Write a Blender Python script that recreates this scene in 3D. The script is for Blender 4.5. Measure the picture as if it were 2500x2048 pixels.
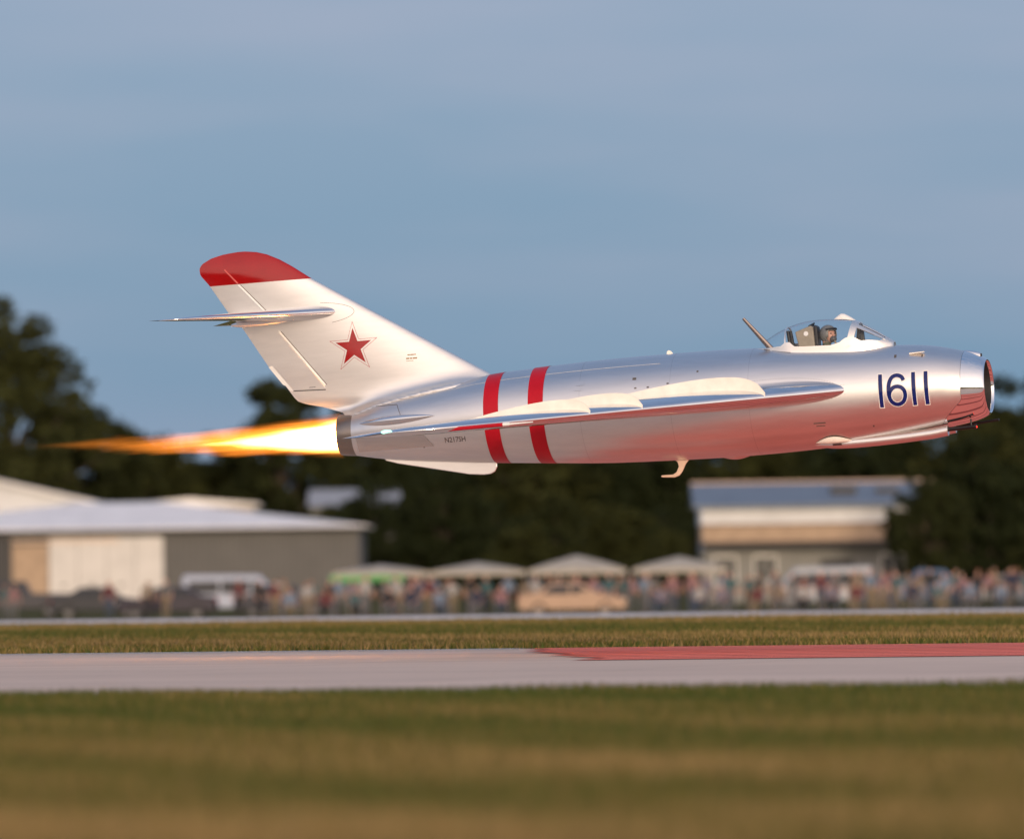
import bpy, bmesh, math, random
import numpy as np
from mathutils import Vector, Matrix, Euler

R = math.radians
PI = math.pi
random.seed(11)
rng = np.random.default_rng(7)
scene = bpy.context.scene
for o in list(bpy.data.objects):
    bpy.data.objects.remove(o)
col = scene.collection

# ------------------------------------------------------------------ camera, sky, sun, exposure
cam_data = bpy.data.cameras.new('camera')
cam = bpy.data.objects.new('camera', cam_data)
col.objects.link(cam)
cam_data.sensor_width = 36.0
cam_data.lens = 331.8
cam_data.clip_start = 0.5
cam_data.clip_end = 20000.0
cam.matrix_world = Matrix.Translation((0, 0, 1.18)) @ (Matrix.Rotation(R(90.9006), 4, 'X') @ Matrix.Rotation(R(-0.757), 4, 'Z'))
cam_data.dof.use_dof = True
cam_data.dof.focus_distance = 124.6
cam_data.dof.aperture_fstop = 1.6
scene.camera = cam

SUN_ELEV, SUN_AZ = 9.0, 170.0        # the sun stands low behind the photographer, a little to the right (azimuth from +Y, clockwise)
world = bpy.data.worlds.new('World')
scene.world = world
world.use_nodes = True
wn, wl = world.node_tree.nodes, world.node_tree.links
wn.clear()
w_out = wn.new('ShaderNodeOutputWorld')
w_bg = wn.new('ShaderNodeBackground')
w_sky = wn.new('ShaderNodeTexSky')
w_sky.sky_type = 'NISHITA'
w_sky.sun_disc = False
w_sky.sun_elevation = R(SUN_ELEV)
w_sky.sun_rotation = R(SUN_AZ)
w_sky.altitude = 200
w_sky.air_density = 1.0
w_sky.dust_density = 1.0
w_sky.ozone_density = 3.0
w_bg.inputs['Strength'].default_value = 0.10
_sd = Vector((math.sin(R(SUN_AZ)) * math.cos(R(SUN_ELEV)), math.cos(R(SUN_AZ)) * math.cos(R(SUN_ELEV)), math.sin(R(SUN_ELEV))))
def wnode(typ, **kw):
    nd = wn.new(typ)
    for k, v in kw.items(): setattr(nd, k, v)
    return nd
def wmath(op, a, b=0.0, clamp=False):
    nd = wnode('ShaderNodeMath', operation=op, use_clamp=clamp)
    for i, v in enumerate((a, b)):
        if isinstance(v, bpy.types.NodeSocket): wl.new(v, nd.inputs[i])
        else: nd.inputs[i].default_value = v
    return nd.outputs[0]
def wmix(f, a, b, mode='MIX'):
    nd = wnode('ShaderNodeMix', data_type='RGBA', blend_type=mode)
    for sk, v in ((nd.inputs['Factor'], f), (nd.inputs['A'], a), (nd.inputs['B'], b)):
        if isinstance(v, bpy.types.NodeSocket): wl.new(v, sk)
        else: sk.default_value = v if isinstance(v, float) else tuple(v) + (1,)
    return nd.outputs['Result']
# thin high cloud veils the whole sky; it is blue-grey away from the low sun and lit warm towards it
w_tc = wnode('ShaderNodeTexCoord')
w_sep = wnode('ShaderNodeSeparateXYZ'); wl.new(w_tc.outputs['Generated'], w_sep.inputs[0])
w_z = wmath('MAXIMUM', w_sep.outputs['Z'], 0.0)
w_dot = wnode('ShaderNodeVectorMath', operation='DOT_PRODUCT')
wl.new(w_tc.outputs['Generated'], w_dot.inputs[0]); w_dot.inputs[1].default_value = _sd
w_d = wmath('MAXIMUM', w_dot.outputs['Value'], 0.0)
def wramp(f, stops):
    nd = wnode('ShaderNodeValToRGB')
    e = nd.color_ramp.elements
    while len(e) < len(stops): e.new(0.5)
    for k, (p, c) in enumerate(stops): e[k].position = p; e[k].color = tuple(c) + (1,)
    wl.new(f, nd.inputs['Fac'])
    return nd.outputs['Color']
veil = wramp(w_z, [(0.0, (1.15, 2.35, 3.85)), (0.03, (1.5, 2.6, 4.05)), (0.06, (2.2, 2.95, 4.3)), (0.35, (1.8, 2.8, 4.5)), (1.0, (1.6, 2.5, 4.2))])
w_map = wnode('ShaderNodeMapping'); w_map.inputs['Scale'].default_value = (10, 10, 60)
wl.new(w_tc.outputs['Generated'], w_map.inputs['Vector'])
w_no = wnode('ShaderNodeTexNoise'); w_no.inputs['Scale'].default_value = 1.0; w_no.inputs['Detail'].default_value = 5; w_no.inputs['Roughness'].default_value = 0.5
wl.new(w_map.outputs['Vector'], w_no.inputs['Vector'])
w_cf = wmath('MULTIPLY', wmath('SUBTRACT', w_no.outputs['Fac'], 0.40), 3.2, clamp=True)
veil = wmix(wmath('MULTIPLY', wmath('MULTIPLY', w_cf, 0.75), wmath('ADD', wmath('MULTIPLY', w_z, 14.0, clamp=True), 0.25, clamp=True)), veil, (3.1, 3.35, 4.6))
glow = wmath('ADD', wmath('MULTIPLY', wmath('POWER', w_d, 1.3), 1.32), wmath('MULTIPLY', wmath('POWER', w_d, 30.0), 0.45))
glow = wmath('MULTIPLY', glow, wmath('POWER', 2.718, wmath('MULTIPLY', w_z, -1.0)))
w_glow = wmix(1.0, (15.0, 10.6, 7.0), glow, 'MULTIPLY')
veil = wmix(1.0, veil, w_glow, 'ADD')
w_col = wmix(0.85, w_sky.outputs['Color'], veil)
wl.new(w_col, w_bg.inputs['Color'])
wl.new(w_bg.outputs['Background'], w_out.inputs['Surface'])

sun_data = bpy.data.lights.new('sun', 'SUN')
sun_data.energy = 1.5
sun_data.angle = R(10)
sun_data.color = (1.0, 0.78, 0.55)
sun = bpy.data.objects.new('sun', sun_data)
col.objects.link(sun)
sun.rotation_euler = _sd.to_track_quat('Z', 'Y').to_euler()

vs = scene.view_settings
vs.view_transform = 'Standard'
vs.look = 'None'
vs.exposure = 0.30
vs.gamma = 1.0
vs.use_curve_mapping = False
scene.cycles.use_denoising = True
scene.cycles.max_bounces = 8
scene.cycles.transparent_max_bounces = 16
scene.cycles.volume_step_rate = 0.25
scene.cycles.sample_clamp_indirect = 1.2

# ------------------------------------------------------------------ helpers
def tag(o, label=None, cat=None, group=None, kind=None):
    if label: o['label'] = label
    if cat: o['category'] = cat
    if group: o['group'] = group
    if kind: o['kind'] = kind
    return o

def empty(name, loc=(0, 0, 0), rz=0.0):
    o = bpy.data.objects.new(name, None)
    o.empty_display_size = 0.3
    col.objects.link(o)
    o.location = loc
    o.rotation_euler = (0, 0, rz)
    return o

def link_mesh(name, me, parent=None):
    o = bpy.data.objects.new(name, me)
    col.objects.link(o)
    if parent is not None:
        o.parent = parent
    return o

class MB:
    """collects vertices and faces of ONE mesh"""
    def __init__(s):
        s.v = []; s.f = []; s.m = []
    def add(s, verts, faces, mi=0):
        b = len(s.v)
        s.v += [tuple(p) for p in verts]
        s.f += [tuple(i + b for i in f) for f in faces]
        s.m += [mi] * len(faces)
        return s
    def box(s, x0, x1, y0, y1, z0, z1, mi=0):
        v = [(x, y, z) for x in (x0, x1) for y in (y0, y1) for z in (z0, z1)]
        f = [(0, 1, 3, 2), (4, 6, 7, 5), (0, 4, 5, 1), (2, 3, 7, 6), (0, 2, 6, 4), (1, 5, 7, 3)]
        return s.add(v, f, mi)
    def grid(s, P, close_v=False, mi=0, flip=False):
        n, m = len(P), len(P[0])
        verts = [p for row in P for p in row]
        faces = []
        for i in range(n - 1):
            for j in range(m if close_v else m - 1):
                a, b = i * m + j, i * m + (j + 1) % m
                q = (a, b, b + m, a + m)
                faces.append(q[::-1] if flip else q)
        return s.add(verts, faces, mi)
    def tube(s, pts, rad, n=8, mi=0, cap=True):
        pts = [Vector(p) for p in pts]
        if not hasattr(rad, '__len__'):
            rad = [rad] * len(pts)
        rows = []
        for i, p in enumerate(pts):
            d = (pts[min(i + 1, len(pts) - 1)] - pts[max(i - 1, 0)]).normalized()
            a = d.cross(Vector((0, 0, 1)))
            if a.length < 0.05:
                a = d.cross(Vector((0, 1, 0)))
            a.normalize(); b = d.cross(a)
            rows.append([p + (a * math.cos(2 * PI * k / n) + b * math.sin(2 * PI * k / n)) * rad[i] for k in range(n)])
        s.grid(rows, close_v=True, mi=mi)
        if cap:
            b0 = len(s.v) - n * len(pts)
            s.f.append(tuple(b0 + k for k in range(n))[::-1]); s.m.append(mi)
            b1 = len(s.v) - n
            s.f.append(tuple(b1 + k for k in range(n))); s.m.append(mi)
        return s
    def prism(s, poly, y0, y1, mi=0):
        """polygon of (x, z) drawn out along y"""
        n = len(poly)
        v = [(x, y0, z) for x, z in poly] + [(x, y1, z) for x, z in poly]
        f = [tuple(range(n)), tuple(range(2 * n - 1, n - 1, -1))]
        f += [(i, i + n, (i + 1) % n + n, (i + 1) % n) for i in range(n)]
        return s.add(v, f, mi)
    def mesh(s, name, mats, smooth=True, angle=35, fix=True):
        me = bpy.data.meshes.new(name)
        me.from_pydata(s.v, [], s.f)
        for m in (mats if isinstance(mats, (list, tuple)) else [mats]):
            me.materials.append(m)
        me.polygons.foreach_set('material_index', s.m)
        if fix:
            bm = bmesh.new(); bm.from_mesh(me)
            bmesh.ops.remove_doubles(bm, verts=bm.verts, dist=1e-5)
            bmesh.ops.recalc_face_normals(bm, faces=bm.faces)
            bm.to_mesh(me); bm.free()
        if smooth:
            me.shade_smooth()
            me.set_sharp_from_angle(angle=R(angle))
        me.update()
        return me
    def build(s, name, mats, parent=None, smooth=True, angle=35, fix=True):
        return link_mesh(name, s.mesh(name, mats, smooth, angle, fix), parent)

def bevel(o, w=0.01, seg=2):
    md = o.modifiers.new('bevel', 'BEVEL')
    md.width = w; md.segments = seg; md.limit_method = 'ANGLE'
    return o

def copy_tree(o, parent=None):
    c = o.copy()
    col.objects.link(c)
    c.parent = parent
    for ch in o.children:
        copy_tree(ch, c)
    return c

# ------------------------------------------------------------------ materials
class NT:
    def __init__(s, name, blend=None):
        s.mat = bpy.data.materials.new(name)
        s.mat.use_nodes = True
        s.t = s.mat.node_tree
        s.t.nodes.clear()
        s.out = s.n('ShaderNodeOutputMaterial')
    def n(s, typ, **kw):
        nd = s.t.nodes.new(typ)
        for k, v in kw.items():
            setattr(nd, k, v)
        return nd
    def l(s, a, b):
        s.t.links.new(a, b)
    def val(s, sock, v):
        if isinstance(v, bpy.types.NodeSocket):
            s.l(v, sock)
        else:
            sock.default_value = v
    def math(s, op, a, b=0.0, c=None, clamp=False):
        nd = s.n('ShaderNodeMath', operation=op, use_clamp=clamp)
        s.val(nd.inputs[0], a); s.val(nd.inputs[1], b)
        if c is not None:
            s.val(nd.inputs[2], c)
        return nd.outputs[0]
    def coords(s, scale=(1, 1, 1), kind='Object'):
        tc = s.n('ShaderNodeTexCoord'); mp = s.n('ShaderNodeMapping')
        mp.inputs['Scale'].default_value = scale
        s.l(tc.outputs[kind], mp.inputs['Vector'])
        return mp.outputs['Vector']
    def noise(s, vec, scale=5, detail=4, rough=0.55):
        nd = s.n('ShaderNodeTexNoise')
        nd.inputs['Scale'].default_value = scale
        nd.inputs['Detail'].default_value = detail
        nd.inputs['Roughness'].default_value = rough
        s.l(vec, nd.inputs['Vector'])
        return nd.outputs['Fac']
    def ramp(s, fac, stops):
        nd = s.n('ShaderNodeValToRGB')
        e = nd.color_ramp.elements
        while len(e) < len(stops):
            e.new(0.5)
        for k, (p, c) in enumerate(stops):
            e[k].position = p; e[k].color = tuple(c) + (1,) if len(c) == 3 else c
        s.l(fac, nd.inputs['Fac'])
        return nd.outputs['Color']
    def principled(s, color=None, rough=0.5, metal=0.0, **kw):
        p = s.n('ShaderNodeBsdfPrincipled')
        if color is not None:
            if isinstance(color, bpy.types.NodeSocket):
                s.l(color, p.inputs['Base Color'])
            else:
                p.inputs['Base Color'].default_value = tuple(color) + (1,)
        s.val(p.inputs['Roughness'], rough)
        s.val(p.inputs['Metallic'], metal)
        for k, v in kw.items():
            s.val(p.inputs[k.replace('_', ' ')], v)
        s.l(p.outputs[0], s.out.inputs['Surface'])
        return p
    def bump(s, p, height, strength=0.1, dist=0.02):
        b = s.n('ShaderNodeBump')
        b.inputs['Strength'].default_value = strength
        b.inputs['Distance'].default_value = dist
        s.l(height, b.inputs['Height'])
        s.l(b.outputs[0], p.inputs['Normal'])

def vary(name, c, rough=0.6, metal=0.0, amount=0.15, scale=3.0, bump=0.0, bscale=30.0, stretch=(1, 1, 1), rvar=0.0, **kw):
    """a material whose colour and gloss wander a little over the surface"""
    t = NT(name)
    v = t.coords(stretch)
    f = t.noise(v, scale, 5)
    lo = [max(0, x * (1 - amount)) for x in c]; hi = [min(1, x * (1 + amount)) for x in c]
    colr = t.ramp(f, [(0.3, lo), (0.7, hi)])
    r = rough
    if rvar:
        r = t.math('MULTIPLY_ADD', t.noise(v, scale * 2.3, 4), rvar, rough - rvar * 0.5)
    p = t.principled(colr, r, metal, **kw)
    if bump:
        t.bump(p, t.noise(v, bscale, 4), bump)
    return t.mat

def plain(name, c, rough=0.5, metal=0.0, **kw):
    return vary(name, c, rough, metal, amount=0.06, scale=6.0, **kw)

def emit(name, c, strength):
    t = NT(name)
    e = t.n('ShaderNodeEmission')
    e.inputs['Color'].default_value = tuple(c) + (1,)
    e.inputs['Strength'].default_value = strength
    t.l(e.outputs[0], t.out.inputs['Surface'])
    return t.mat

def silver(name, c, rough, wave=0.02, rvar=0.06, metal=1.0, coat=0.0):
    """aluminium skin: faint streaks along the airflow, faint sheet waviness"""
    t = NT(name)
    v = t.coords((0.6, 4.0, 4.0))
    f = t.noise(v, 2.2, 6, 0.65)
    colr = t.ramp(f, [(0.3, [x * 0.93 for x in c]), (0.72, [min(1, x * 1.03) for x in c])])
    r = t.math('MULTIPLY_ADD', t.noise(v, 5.0, 5), rvar, rough - rvar * 0.5)
    p = t.principled(colr, r, metal)
    p.inputs['Coat Weight'].default_value = coat
    p.inputs['Coat Roughness'].default_value = 0.06
    if wave:
        t.bump(p, t.noise(t.coords((1, 1, 1)), 1.6, 2), wave, 0.05)
    return t.mat

def glass(name, tint=(0.96, 0.98, 1.0), ior=1.4):
    t = NT(name)
    tr = t.n('ShaderNodeBsdfTransparent'); tr.inputs['Color'].default_value = tuple(tint) + (1,)
    gl = t.n('ShaderNodeBsdfGlossy'); gl.inputs['Roughness'].default_value = 0.03
    fr = t.n('ShaderNodeFresnel')
    gm = t.n('ShaderNodeNewGeometry')          # same reflectance from both faces of the thin sheet
    t.l(t.math('MULTIPLY_ADD', gm.outputs['Backfacing'], 1.0 / ior - ior, ior), fr.inputs['IOR'])
    mx = t.n('ShaderNodeMixShader')
    t.l(fr.outputs[0], mx.inputs[0]); t.l(tr.outputs[0], mx.inputs[1]); t.l(gl.outputs[0], mx.inputs[2])
    t.l(mx.outputs[0], t.out.inputs['Surface'])
    return t.mat

M = {}
M['silver'] = silver('silver_lacquer', (0.78, 0.765, 0.755), 0.345, 0.03, 0.08)
M['fin_silver'] = silver('fin_silver_lacquer', (0.89, 0.86, 0.82), 0.32, 0.05, 0.10, metal=0.9, coat=0.15)
M['polished'] = silver('polished_aluminium', (0.76, 0.77, 0.79), 0.10, 0.02, 0.05)
M['mirror'] = silver('mirror_aluminium', (0.88, 0.89, 0.90), 0.035, 0.0, 0.02)
M['cream'] = vary('fence_cream_paint', (0.80, 0.77, 0.70), 0.35, 0.0, 0.08, 5.0, Coat_Weight=0.3)
M['burnt'] = silver('heat_stained_steel', (0.30, 0.26, 0.23), 0.32, 0.02, 0.12)
M['red'] = vary('red_gloss_paint', (0.42, 0.004, 0.014), 0.35, 0.0, 0.10, 3.0, Specular_IOR_Level=0.25)
M['tip_red'] = vary('fin_tip_red_paint', (0.30, 0.002, 0.004), 0.10, 0.0, 0.08, 3.0, Specular_IOR_Level=0.6)
M['blue'] = vary('number_blue_paint', (0.004, 0.014, 0.12), 0.14, 0.0, 0.08, 3.0, Specular_IOR_Level=0.35)
M['white'] = vary('white_paint', (0.78, 0.77, 0.75), 0.35, 0.0, 0.05, 4.0)
M['ink'] = plain('stencil_ink', (0.05, 0.035, 0.03), 0.5)
M['tan_ink'] = plain('tan_stencil_ink', (0.30, 0.20, 0.09), 0.5)
M['black'] = plain('matt_black', (0.012, 0.012, 0.013), 0.55)
M['groove'] = plain('panel_gap', (0.10, 0.085, 0.075), 0.6)
M['seam'] = silver('seam_metal', (0.60, 0.59, 0.59), 0.4, 0.0)
M['mast'] = silver('mast_metal', (0.30, 0.25, 0.23), 0.22, 0.0)
M['duct'] = plain('intake_duct_dark', (0.02, 0.02, 0.022), 0.6)
M['gun'] = plain('gun_steel', (0.03, 0.03, 0.032), 0.35, 0.8)
M['glass'] = glass('canopy_perspex')
M['cockpit'] = vary('cockpit_grey', (0.06, 0.065, 0.065), 0.6)
M['seat'] = vary('seat_tan', (0.30, 0.26, 0.20), 0.6, 0, 0.15, 8.0)
M['suit'] = vary('flight_suit', (0.10, 0.11, 0.07), 0.85, 0, 0.2, 14.0)
M['helmet'] = vary('helmet_grey', (0.16, 0.16, 0.15), 0.35, 0, 0.15, 9.0)
M['skin'] = vary('skin', (0.52, 0.28, 0.20), 0.5, 0, 0.08, 20.0)
M['rubber'] = plain('rubber', (0.02, 0.02, 0.02), 0.8)

# ------------------------------------------------------------------ the field: runway frame of reference
RA = R(-14.0)                               # the runway runs 14 degrees off square to the view
TX, TY = math.cos(RA), math.sin(RA)         # along the runway (to the right)
WX, WY = -TY, TX                            # across it, away from the photographer
def field(t, w, z=0.0):
    return (t * TX + w * WX, t * TY + w * WY, z)
def ground_z(w):
    return float(np.interp(w, [-9000, 229, 392, 420, 9000], [0, 0, -0.86, -0.88, -0.88]))

W_NEAR, W_FAR, W_TAXI0, W_TAXI1 = 86.1, 131.6, 202.5, 228.3

# grass land: one sheet to the horizon
ws = [-6000, -1500, -300, 0, 30, 60, W_NEAR, W_FAR, W_TAXI0, 229, 262, 294, 326, 358, 392, 420, 560, 900, 2000, 9000]
ts = [-9000, -3000, -1000, -300, -100, 0, 100, 300, 1000, 3000, 9000]
t = NT('grass_land')
gc = t.n('ShaderNodeTexCoord').outputs['Object']
n1 = t.noise(gc, 0.06, 6, 0.6)
n2 = t.noise(gc, 1.3, 5, 0.65)
mixf = t.math('ADD', t.math('MULTIPLY', n1, 0.7), t.math('MULTIPLY', n2, 0.3))
gcol = t.ramp(mixf, [(0.36, (0.035, 0.046, 0.009)), (0.48, (0.065, 0.065, 0.014)), (0.60, (0.115, 0.088, 0.027)), (0.72, (0.15, 0.11, 0.045))])
gp = t.principled(gcol, 0.95)
gp.inputs['Specular IOR Level'].default_value = 0.1
t.bump(gp, n2, 0.5, 0.08)
M['grass_land'] = t.mat
g = MB().grid([[field(a, w, ground_z(w)) for a in ts] for w in ws])
tag(g.build('ground', M['grass_land'], smooth=False), kind='structure')

def concrete(name, c, joints=True):
    t = NT(name)
    tc = t.n('ShaderNodeTexCoord').outputs['Object']
    mp = t.n('ShaderNodeMapping'); mp.inputs['Rotation'].default_value = (0, 0, -RA)
    t.l(tc, mp.inputs['Vector'])
    v = mp.outputs['Vector']
    st = t.n('ShaderNodeMapping'); st.inputs['Scale'].default_value = (0.03, 0.5, 1)
    t.l(v, st.inputs['Vector'])
    a = t.noise(st.outputs['Vector'], 1.0, 6, 0.6)
    b = t.noise(v, 0.35, 6, 0.65)
    f = t.math('ADD', t.math('MULTIPLY', a, 0.6), t.math('MULTIPLY', b, 0.4))
    colr = t.ramp(f, [(0.32, [x * 0.86 for x in c]), (0.5, c), (0.68, [min(1, x * 1.10) for x in c])])
    br = t.n('ShaderNodeTexBrick')
    br.offset = 0.0
    br.inputs['Scale'].default_value = 1.0
    br.inputs['Mortar Size'].default_value = 0.012
    br.inputs['Brick Width'].default_value = 6.1
    br.inputs['Row Height'].default_value = 5.7
    br.inputs['Color1'].default_value = (1, 1, 1, 1); br.inputs['Color2'].default_value = (0.93, 0.93, 0.93, 1)
    br.inputs['Mortar'].default_value = (0.55, 0.52, 0.5, 1)
    t.l(v, br.inputs['Vector'])
    mx = t.n('ShaderNodeMix', data_type='RGBA', blend_type='MULTIPLY')
    mx.inputs['Factor'].default_value = 1.0 if joints else 0.0
    t.l(colr, mx.inputs['A']); t.l(br.outputs['Color'], mx.inputs['B'])
    p = t.principled(mx.outputs['Result'], 0.9)
    p.inputs['Specular IOR Level'].default_value = 0.08
    t.bump(p, t.noise(v, 9, 5), 0.2, 0.01)
    return t.mat

M['runway'] = concrete('runway_concrete', (0.66, 0.52, 0.43))
M['taxiway'] = concrete('taxiway_concrete', (0.72, 0.66, 0.62))

def strip(name, t0, t1, w0, w1, z, mat, parent=None, nt=24):
    tt = np.linspace(t0, t1, nt)
    return MB().grid([[field(a, w, z) for a in tt] for w in (w0, w1)]).build(name, mat, parent, smooth=False)

runway = tag(strip('runway', -900, 900, W_NEAR, W_FAR, 0.02, M['runway']), kind='structure')
taxiway = tag(strip('taxiway', -900, 900, W_TAXI0, W_TAXI1, 0.02, M['taxiway']), kind='structure')
M['edge_line'] = vary('edge_line_white', (0.72, 0.70, 0.68), 0.7, 0, 0.12, 0.8)
strip('edge_line', -900, -32.6, W_FAR - 1.05, W_FAR - 0.15, 0.026, M['edge_line'], runway)
M['runway_red'] = vary('runway_red_paint', (0.90, 0.225, 0.165), 0.85, 0, 0.10, 0.6, Specular_IOR_Level=0.08)
M['runway_red_dark'] = vary('runway_red_paint_worn', (0.36, 0.075, 0.06), 0.85, 0, 0.12, 0.8, Specular_IOR_Level=0.08)
# red painted field on the far half of the runway: long paint lanes with worn joints between them
strip('red_paint_field', -27.7, 60, 113.9, W_FAR - 0.1, 0.024, M['runway_red_dark'], runway)
lw = (W_FAR - 0.1 - 113.9) / 9
for k in range(9):
    w0 = 113.9 + k * lw
    strip('paint_lane', (0.75 - 0.10 * (w0 - 113.9) / 2 - 0.242 * w0) / 0.97 + random.uniform(-0.12, 0.12), 60, w0 + 0.14 + 0.10 * random.random(), w0 + lw - 0.16, 0.029, M['runway_red'], runway)

# ------------------------------------------------------------------ the jet (local axes: x forward, y to port, z up; origin in the nozzle)
jet = empty('jet_fighter')
jet.location = (-2.253, 126.55, 2.99)
jet.rotation_euler = (0, R(-3.25), R(-14))
tag(jet, 'silver swept-wing jet fighter with red bands and number 1611 flying low over the runway', 'aircraft')

FX   = [-0.02, 0.17, 0.5, 0.96, 1.56, 2.06, 2.96, 3.6, 4.55, 5.55, 6.6, 7.2, 7.6, 7.735, 8.0, 8.18, 8.49, 8.66, 8.78, 8.82]
FTOP = [0.255, 0.30, 0.40, 0.49, 0.585, 0.655, 0.713, 0.738, 0.750, 0.742, 0.690, 0.658, 0.636, 0.629, 0.605, 0.576, 0.500, 0.445, 0.388, 0.366]
FBX  = [-0.02, 0.17, 0.55, 1.3, 2.1, 2.92, 3.5, 4.5, 5.5, 6.6, 7.4, 8.19, 8.55, 8.70, 8.80, 8.82]
FBOT = [-0.252, -0.292, -0.363, -0.45, -0.525, -0.59, -0.632, -0.668, -0.683, -0.655, -0.600, -0.510, -0.458, -0.420, -0.378, -0.36]
def smooth_interp(xs, ys):
    xs = np.array(xs, float); ys = np.array(ys, float)
    d = np.diff(ys) / np.diff(xs)
    m = np.concatenate([[d[0]], (d[:-1] + d[1:]) / 2, [d[-1]]])
    def f(x):
        x = min(max(x, xs[0]), xs[-1])
        i = int(min(max(np.searchsorted(xs, x) - 1, 0), len(xs) - 2))
        h = xs[i + 1] - xs[i]; s = (x - xs[i]) / h
        return float((1 + 2 * s) * (1 - s) ** 2 * ys[i] + s * (1 - s) ** 2 * h * m[i] + s * s * (3 - 2 * s) * ys[i + 1] + s * s * (s - 1) * h * m[i + 1])
    return f
f_top, f_bot = smooth_interp(FX, FTOP), smooth_interp(FBX, FBOT)
def fsec(x):
    a, b = f_top(x), f_bot(x)
    rz = (a - b) / 2
    return (a + b) / 2, rz, rz * float(np.interp(x, [0, 0.5, 3, 6.5, 8.2, 8.8], [1.0, 1.0, 1.0, 0.97, 0.97, 0.99]))
def fpt(x, phi, off=0.0):
    """phi from the top, growing to starboard (towards -y)"""
    zc, rz, ry = fsec(x)
    return Vector((x, -(ry + off) * math.sin(phi), zc + (rz + off) * math.cos(phi)))
def fside(x, z, off=0.0):
    """the starboard skin at height z"""
    zc, rz, ry = fsec(x)
    c = max(-0.999, min(0.999, (z - zc) / rz))
    return fpt(x, math.acos(c), off)
NPHI = 72
def ring_start(phi):
    z = math.cos(phi)
    return float(np.interp(z, [-1, -0.93, -0.42, -0.38, 1], [8.19, 8.20, 8.50, 8.525, 8.535]))
# fuselage skin, open over the cockpit
xs_f = list(np.linspace(0.17, 8.0, 88))
rows = []
for x in xs_f:
    rows.append([fpt(x, 2 * PI * k / NPHI) for k in range(NPHI)])
for s in np.linspace(0.12, 1, 9):
    rows.append([fpt(8.0 + (ring_start(2 * PI * k / NPHI) - 8.0) * s, 2 * PI * k / NPHI) for k in range(NPHI)])
mb = MB().grid(rows, close_v=True)
keep = []
for f in mb.f:
    c = sum((Vector(mb.v[i]) for i in f), Vector()) / 4
    if not (6.12 < c.x < 7.30 and abs(c.y) < 0.255 and c.z > 0.3):
        keep.append(f)
mb.f = keep; mb.m = [0] * len(keep)
fuselage = mb.build('fuselage', M['silver'], jet, angle=60)

# polished nose ring with rounded lip
rows = []
for s in np.linspace(0.0, 1, 14):
    row = []
    for k in range(NPHI):
        ph = 2 * PI * k / NPHI
        x = ring_start(ph) + 0.004 + (8.80 - ring_start(ph)) * s
        row.append(fpt(x, ph, 0.002))
    rows.append(row)
for dx, r in ((8.818, 0.362), (8.826, 0.352), (8.823, 0.342), (8.81, 0.335), (8.785, 0.331)):
    rows.append([Vector((dx, -r * math.sin(2 * PI * k / NPHI), 0.004 + r * math.cos(2 * PI * k / NPHI))) for k in range(NPHI)])
MB().grid(rows, close_v=True).build('nose_ring', M['mirror'], jet, angle=50)
rows = [[Vector((x, -r * math.sin(2 * PI * k / 48), 0.004 + r * math.cos(2 * PI * k / 48))) for k in range(48)] for x, r in ((8.786, 0.330), (8.4, 0.312), (8.0, 0.30), (7.6, 0.26), (7.5, 0.02))]
MB().grid(rows, close_v=True).build('intake_duct', M['duct'], jet)
MB().prism([(7.7, -0.29), (8.46, -0.31), (8.50, 0), (8.46, 0.31), (7.7, 0.29)], -0.012, 0.012).build('intake_splitter', M['duct'], jet, smooth=False)
# camera fairing on the upper lip
rows = []
for x, r in ((8.50, 0.004), (8.58, 0.026), (8.68, 0.040), (8.745, 0.036)):
    zz = float(np.interp(x, [8.50, 8.745], [f_top(8.50) - 0.002, f_top(8.745) + 0.012]))
    rows.append([(x, r * 1.5 * math.cos(a), zz + r * math.sin(a)) for a in np.linspace(0, 2 * PI, 14, endpoint=False)])
b = MB().grid(rows, close_v=True); b.f.append(tuple(range(42, 56))); b.m.append(0)
cf = b.build('gun_camera_fairing', M['mirror'], jet)
MB().tube([(8.742, 0, f_top(8.745) + 0.012), (8.756, 0, f_top(8.745) + 0.012)], 0.024, 10).build('lens', M['black'], cf)

# exhaust nozzle
rows = []
for x, k in ((0.172, 1.004), (0.08, 0.975), (-0.02, 0.93), (-0.045, 0.905)):
    zc, rz, ry = fsec(max(x, -0.02))
    zc0, rz0, ry0 = fsec(0.17)
    rr = rz0 * k
    rows.append([(x + 0.02 * 0, -rr * math.sin(a), zc0 * (0.2 + 0.8 * max(0, x) / 0.17) + rr * math.cos(a)) for a in np.linspace(0, 2 * PI, 48, endpoint=False)])
for x, rr in ((-0.04, 0.255), (0.10, 0.235), (0.55, 0.225), (0.60, 0.02)):
    rows.append([(x, -rr * math.sin(a), rr * math.cos(a)) for a in np.linspace(0, 2 * PI, 48, endpoint=False)])
MB().grid(rows, close_v=True).build('exhaust_nozzle', M['burnt'], jet, angle=50)

# red bands round the rear fuselage
for x0, x1 in ((2.085, 2.295), (2.71, 2.92)):
    rows = [[fpt(x, 2 * PI * k / NPHI, 0.003) for k in range(NPHI)] for x in np.linspace(x0, x1, 5)]
    o = MB().grid(rows, close_v=True).build('red_band', M['red'], jet, angle=80)

# seams: thin recessed-looking joints between the skin panels
for x in (3.42, 4.66, 5.72):
    rows = [[fpt(xx, 2 * PI * k / NPHI, 0.0012) for k in range(NPHI)] for xx in (x, x + 0.004)]
    MB().grid(rows, close_v=True).build('skin_seam', M['seam'], jet)
for phi in (0.62,):
    rows = [[fpt(xx, p, 0.0015) for xx in np.linspace(1.0, 4.5, 40)] for p in (phi, phi + 0.010)]
    MB().grid(rows).build('skin_seam', M['white'], jet)
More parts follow.
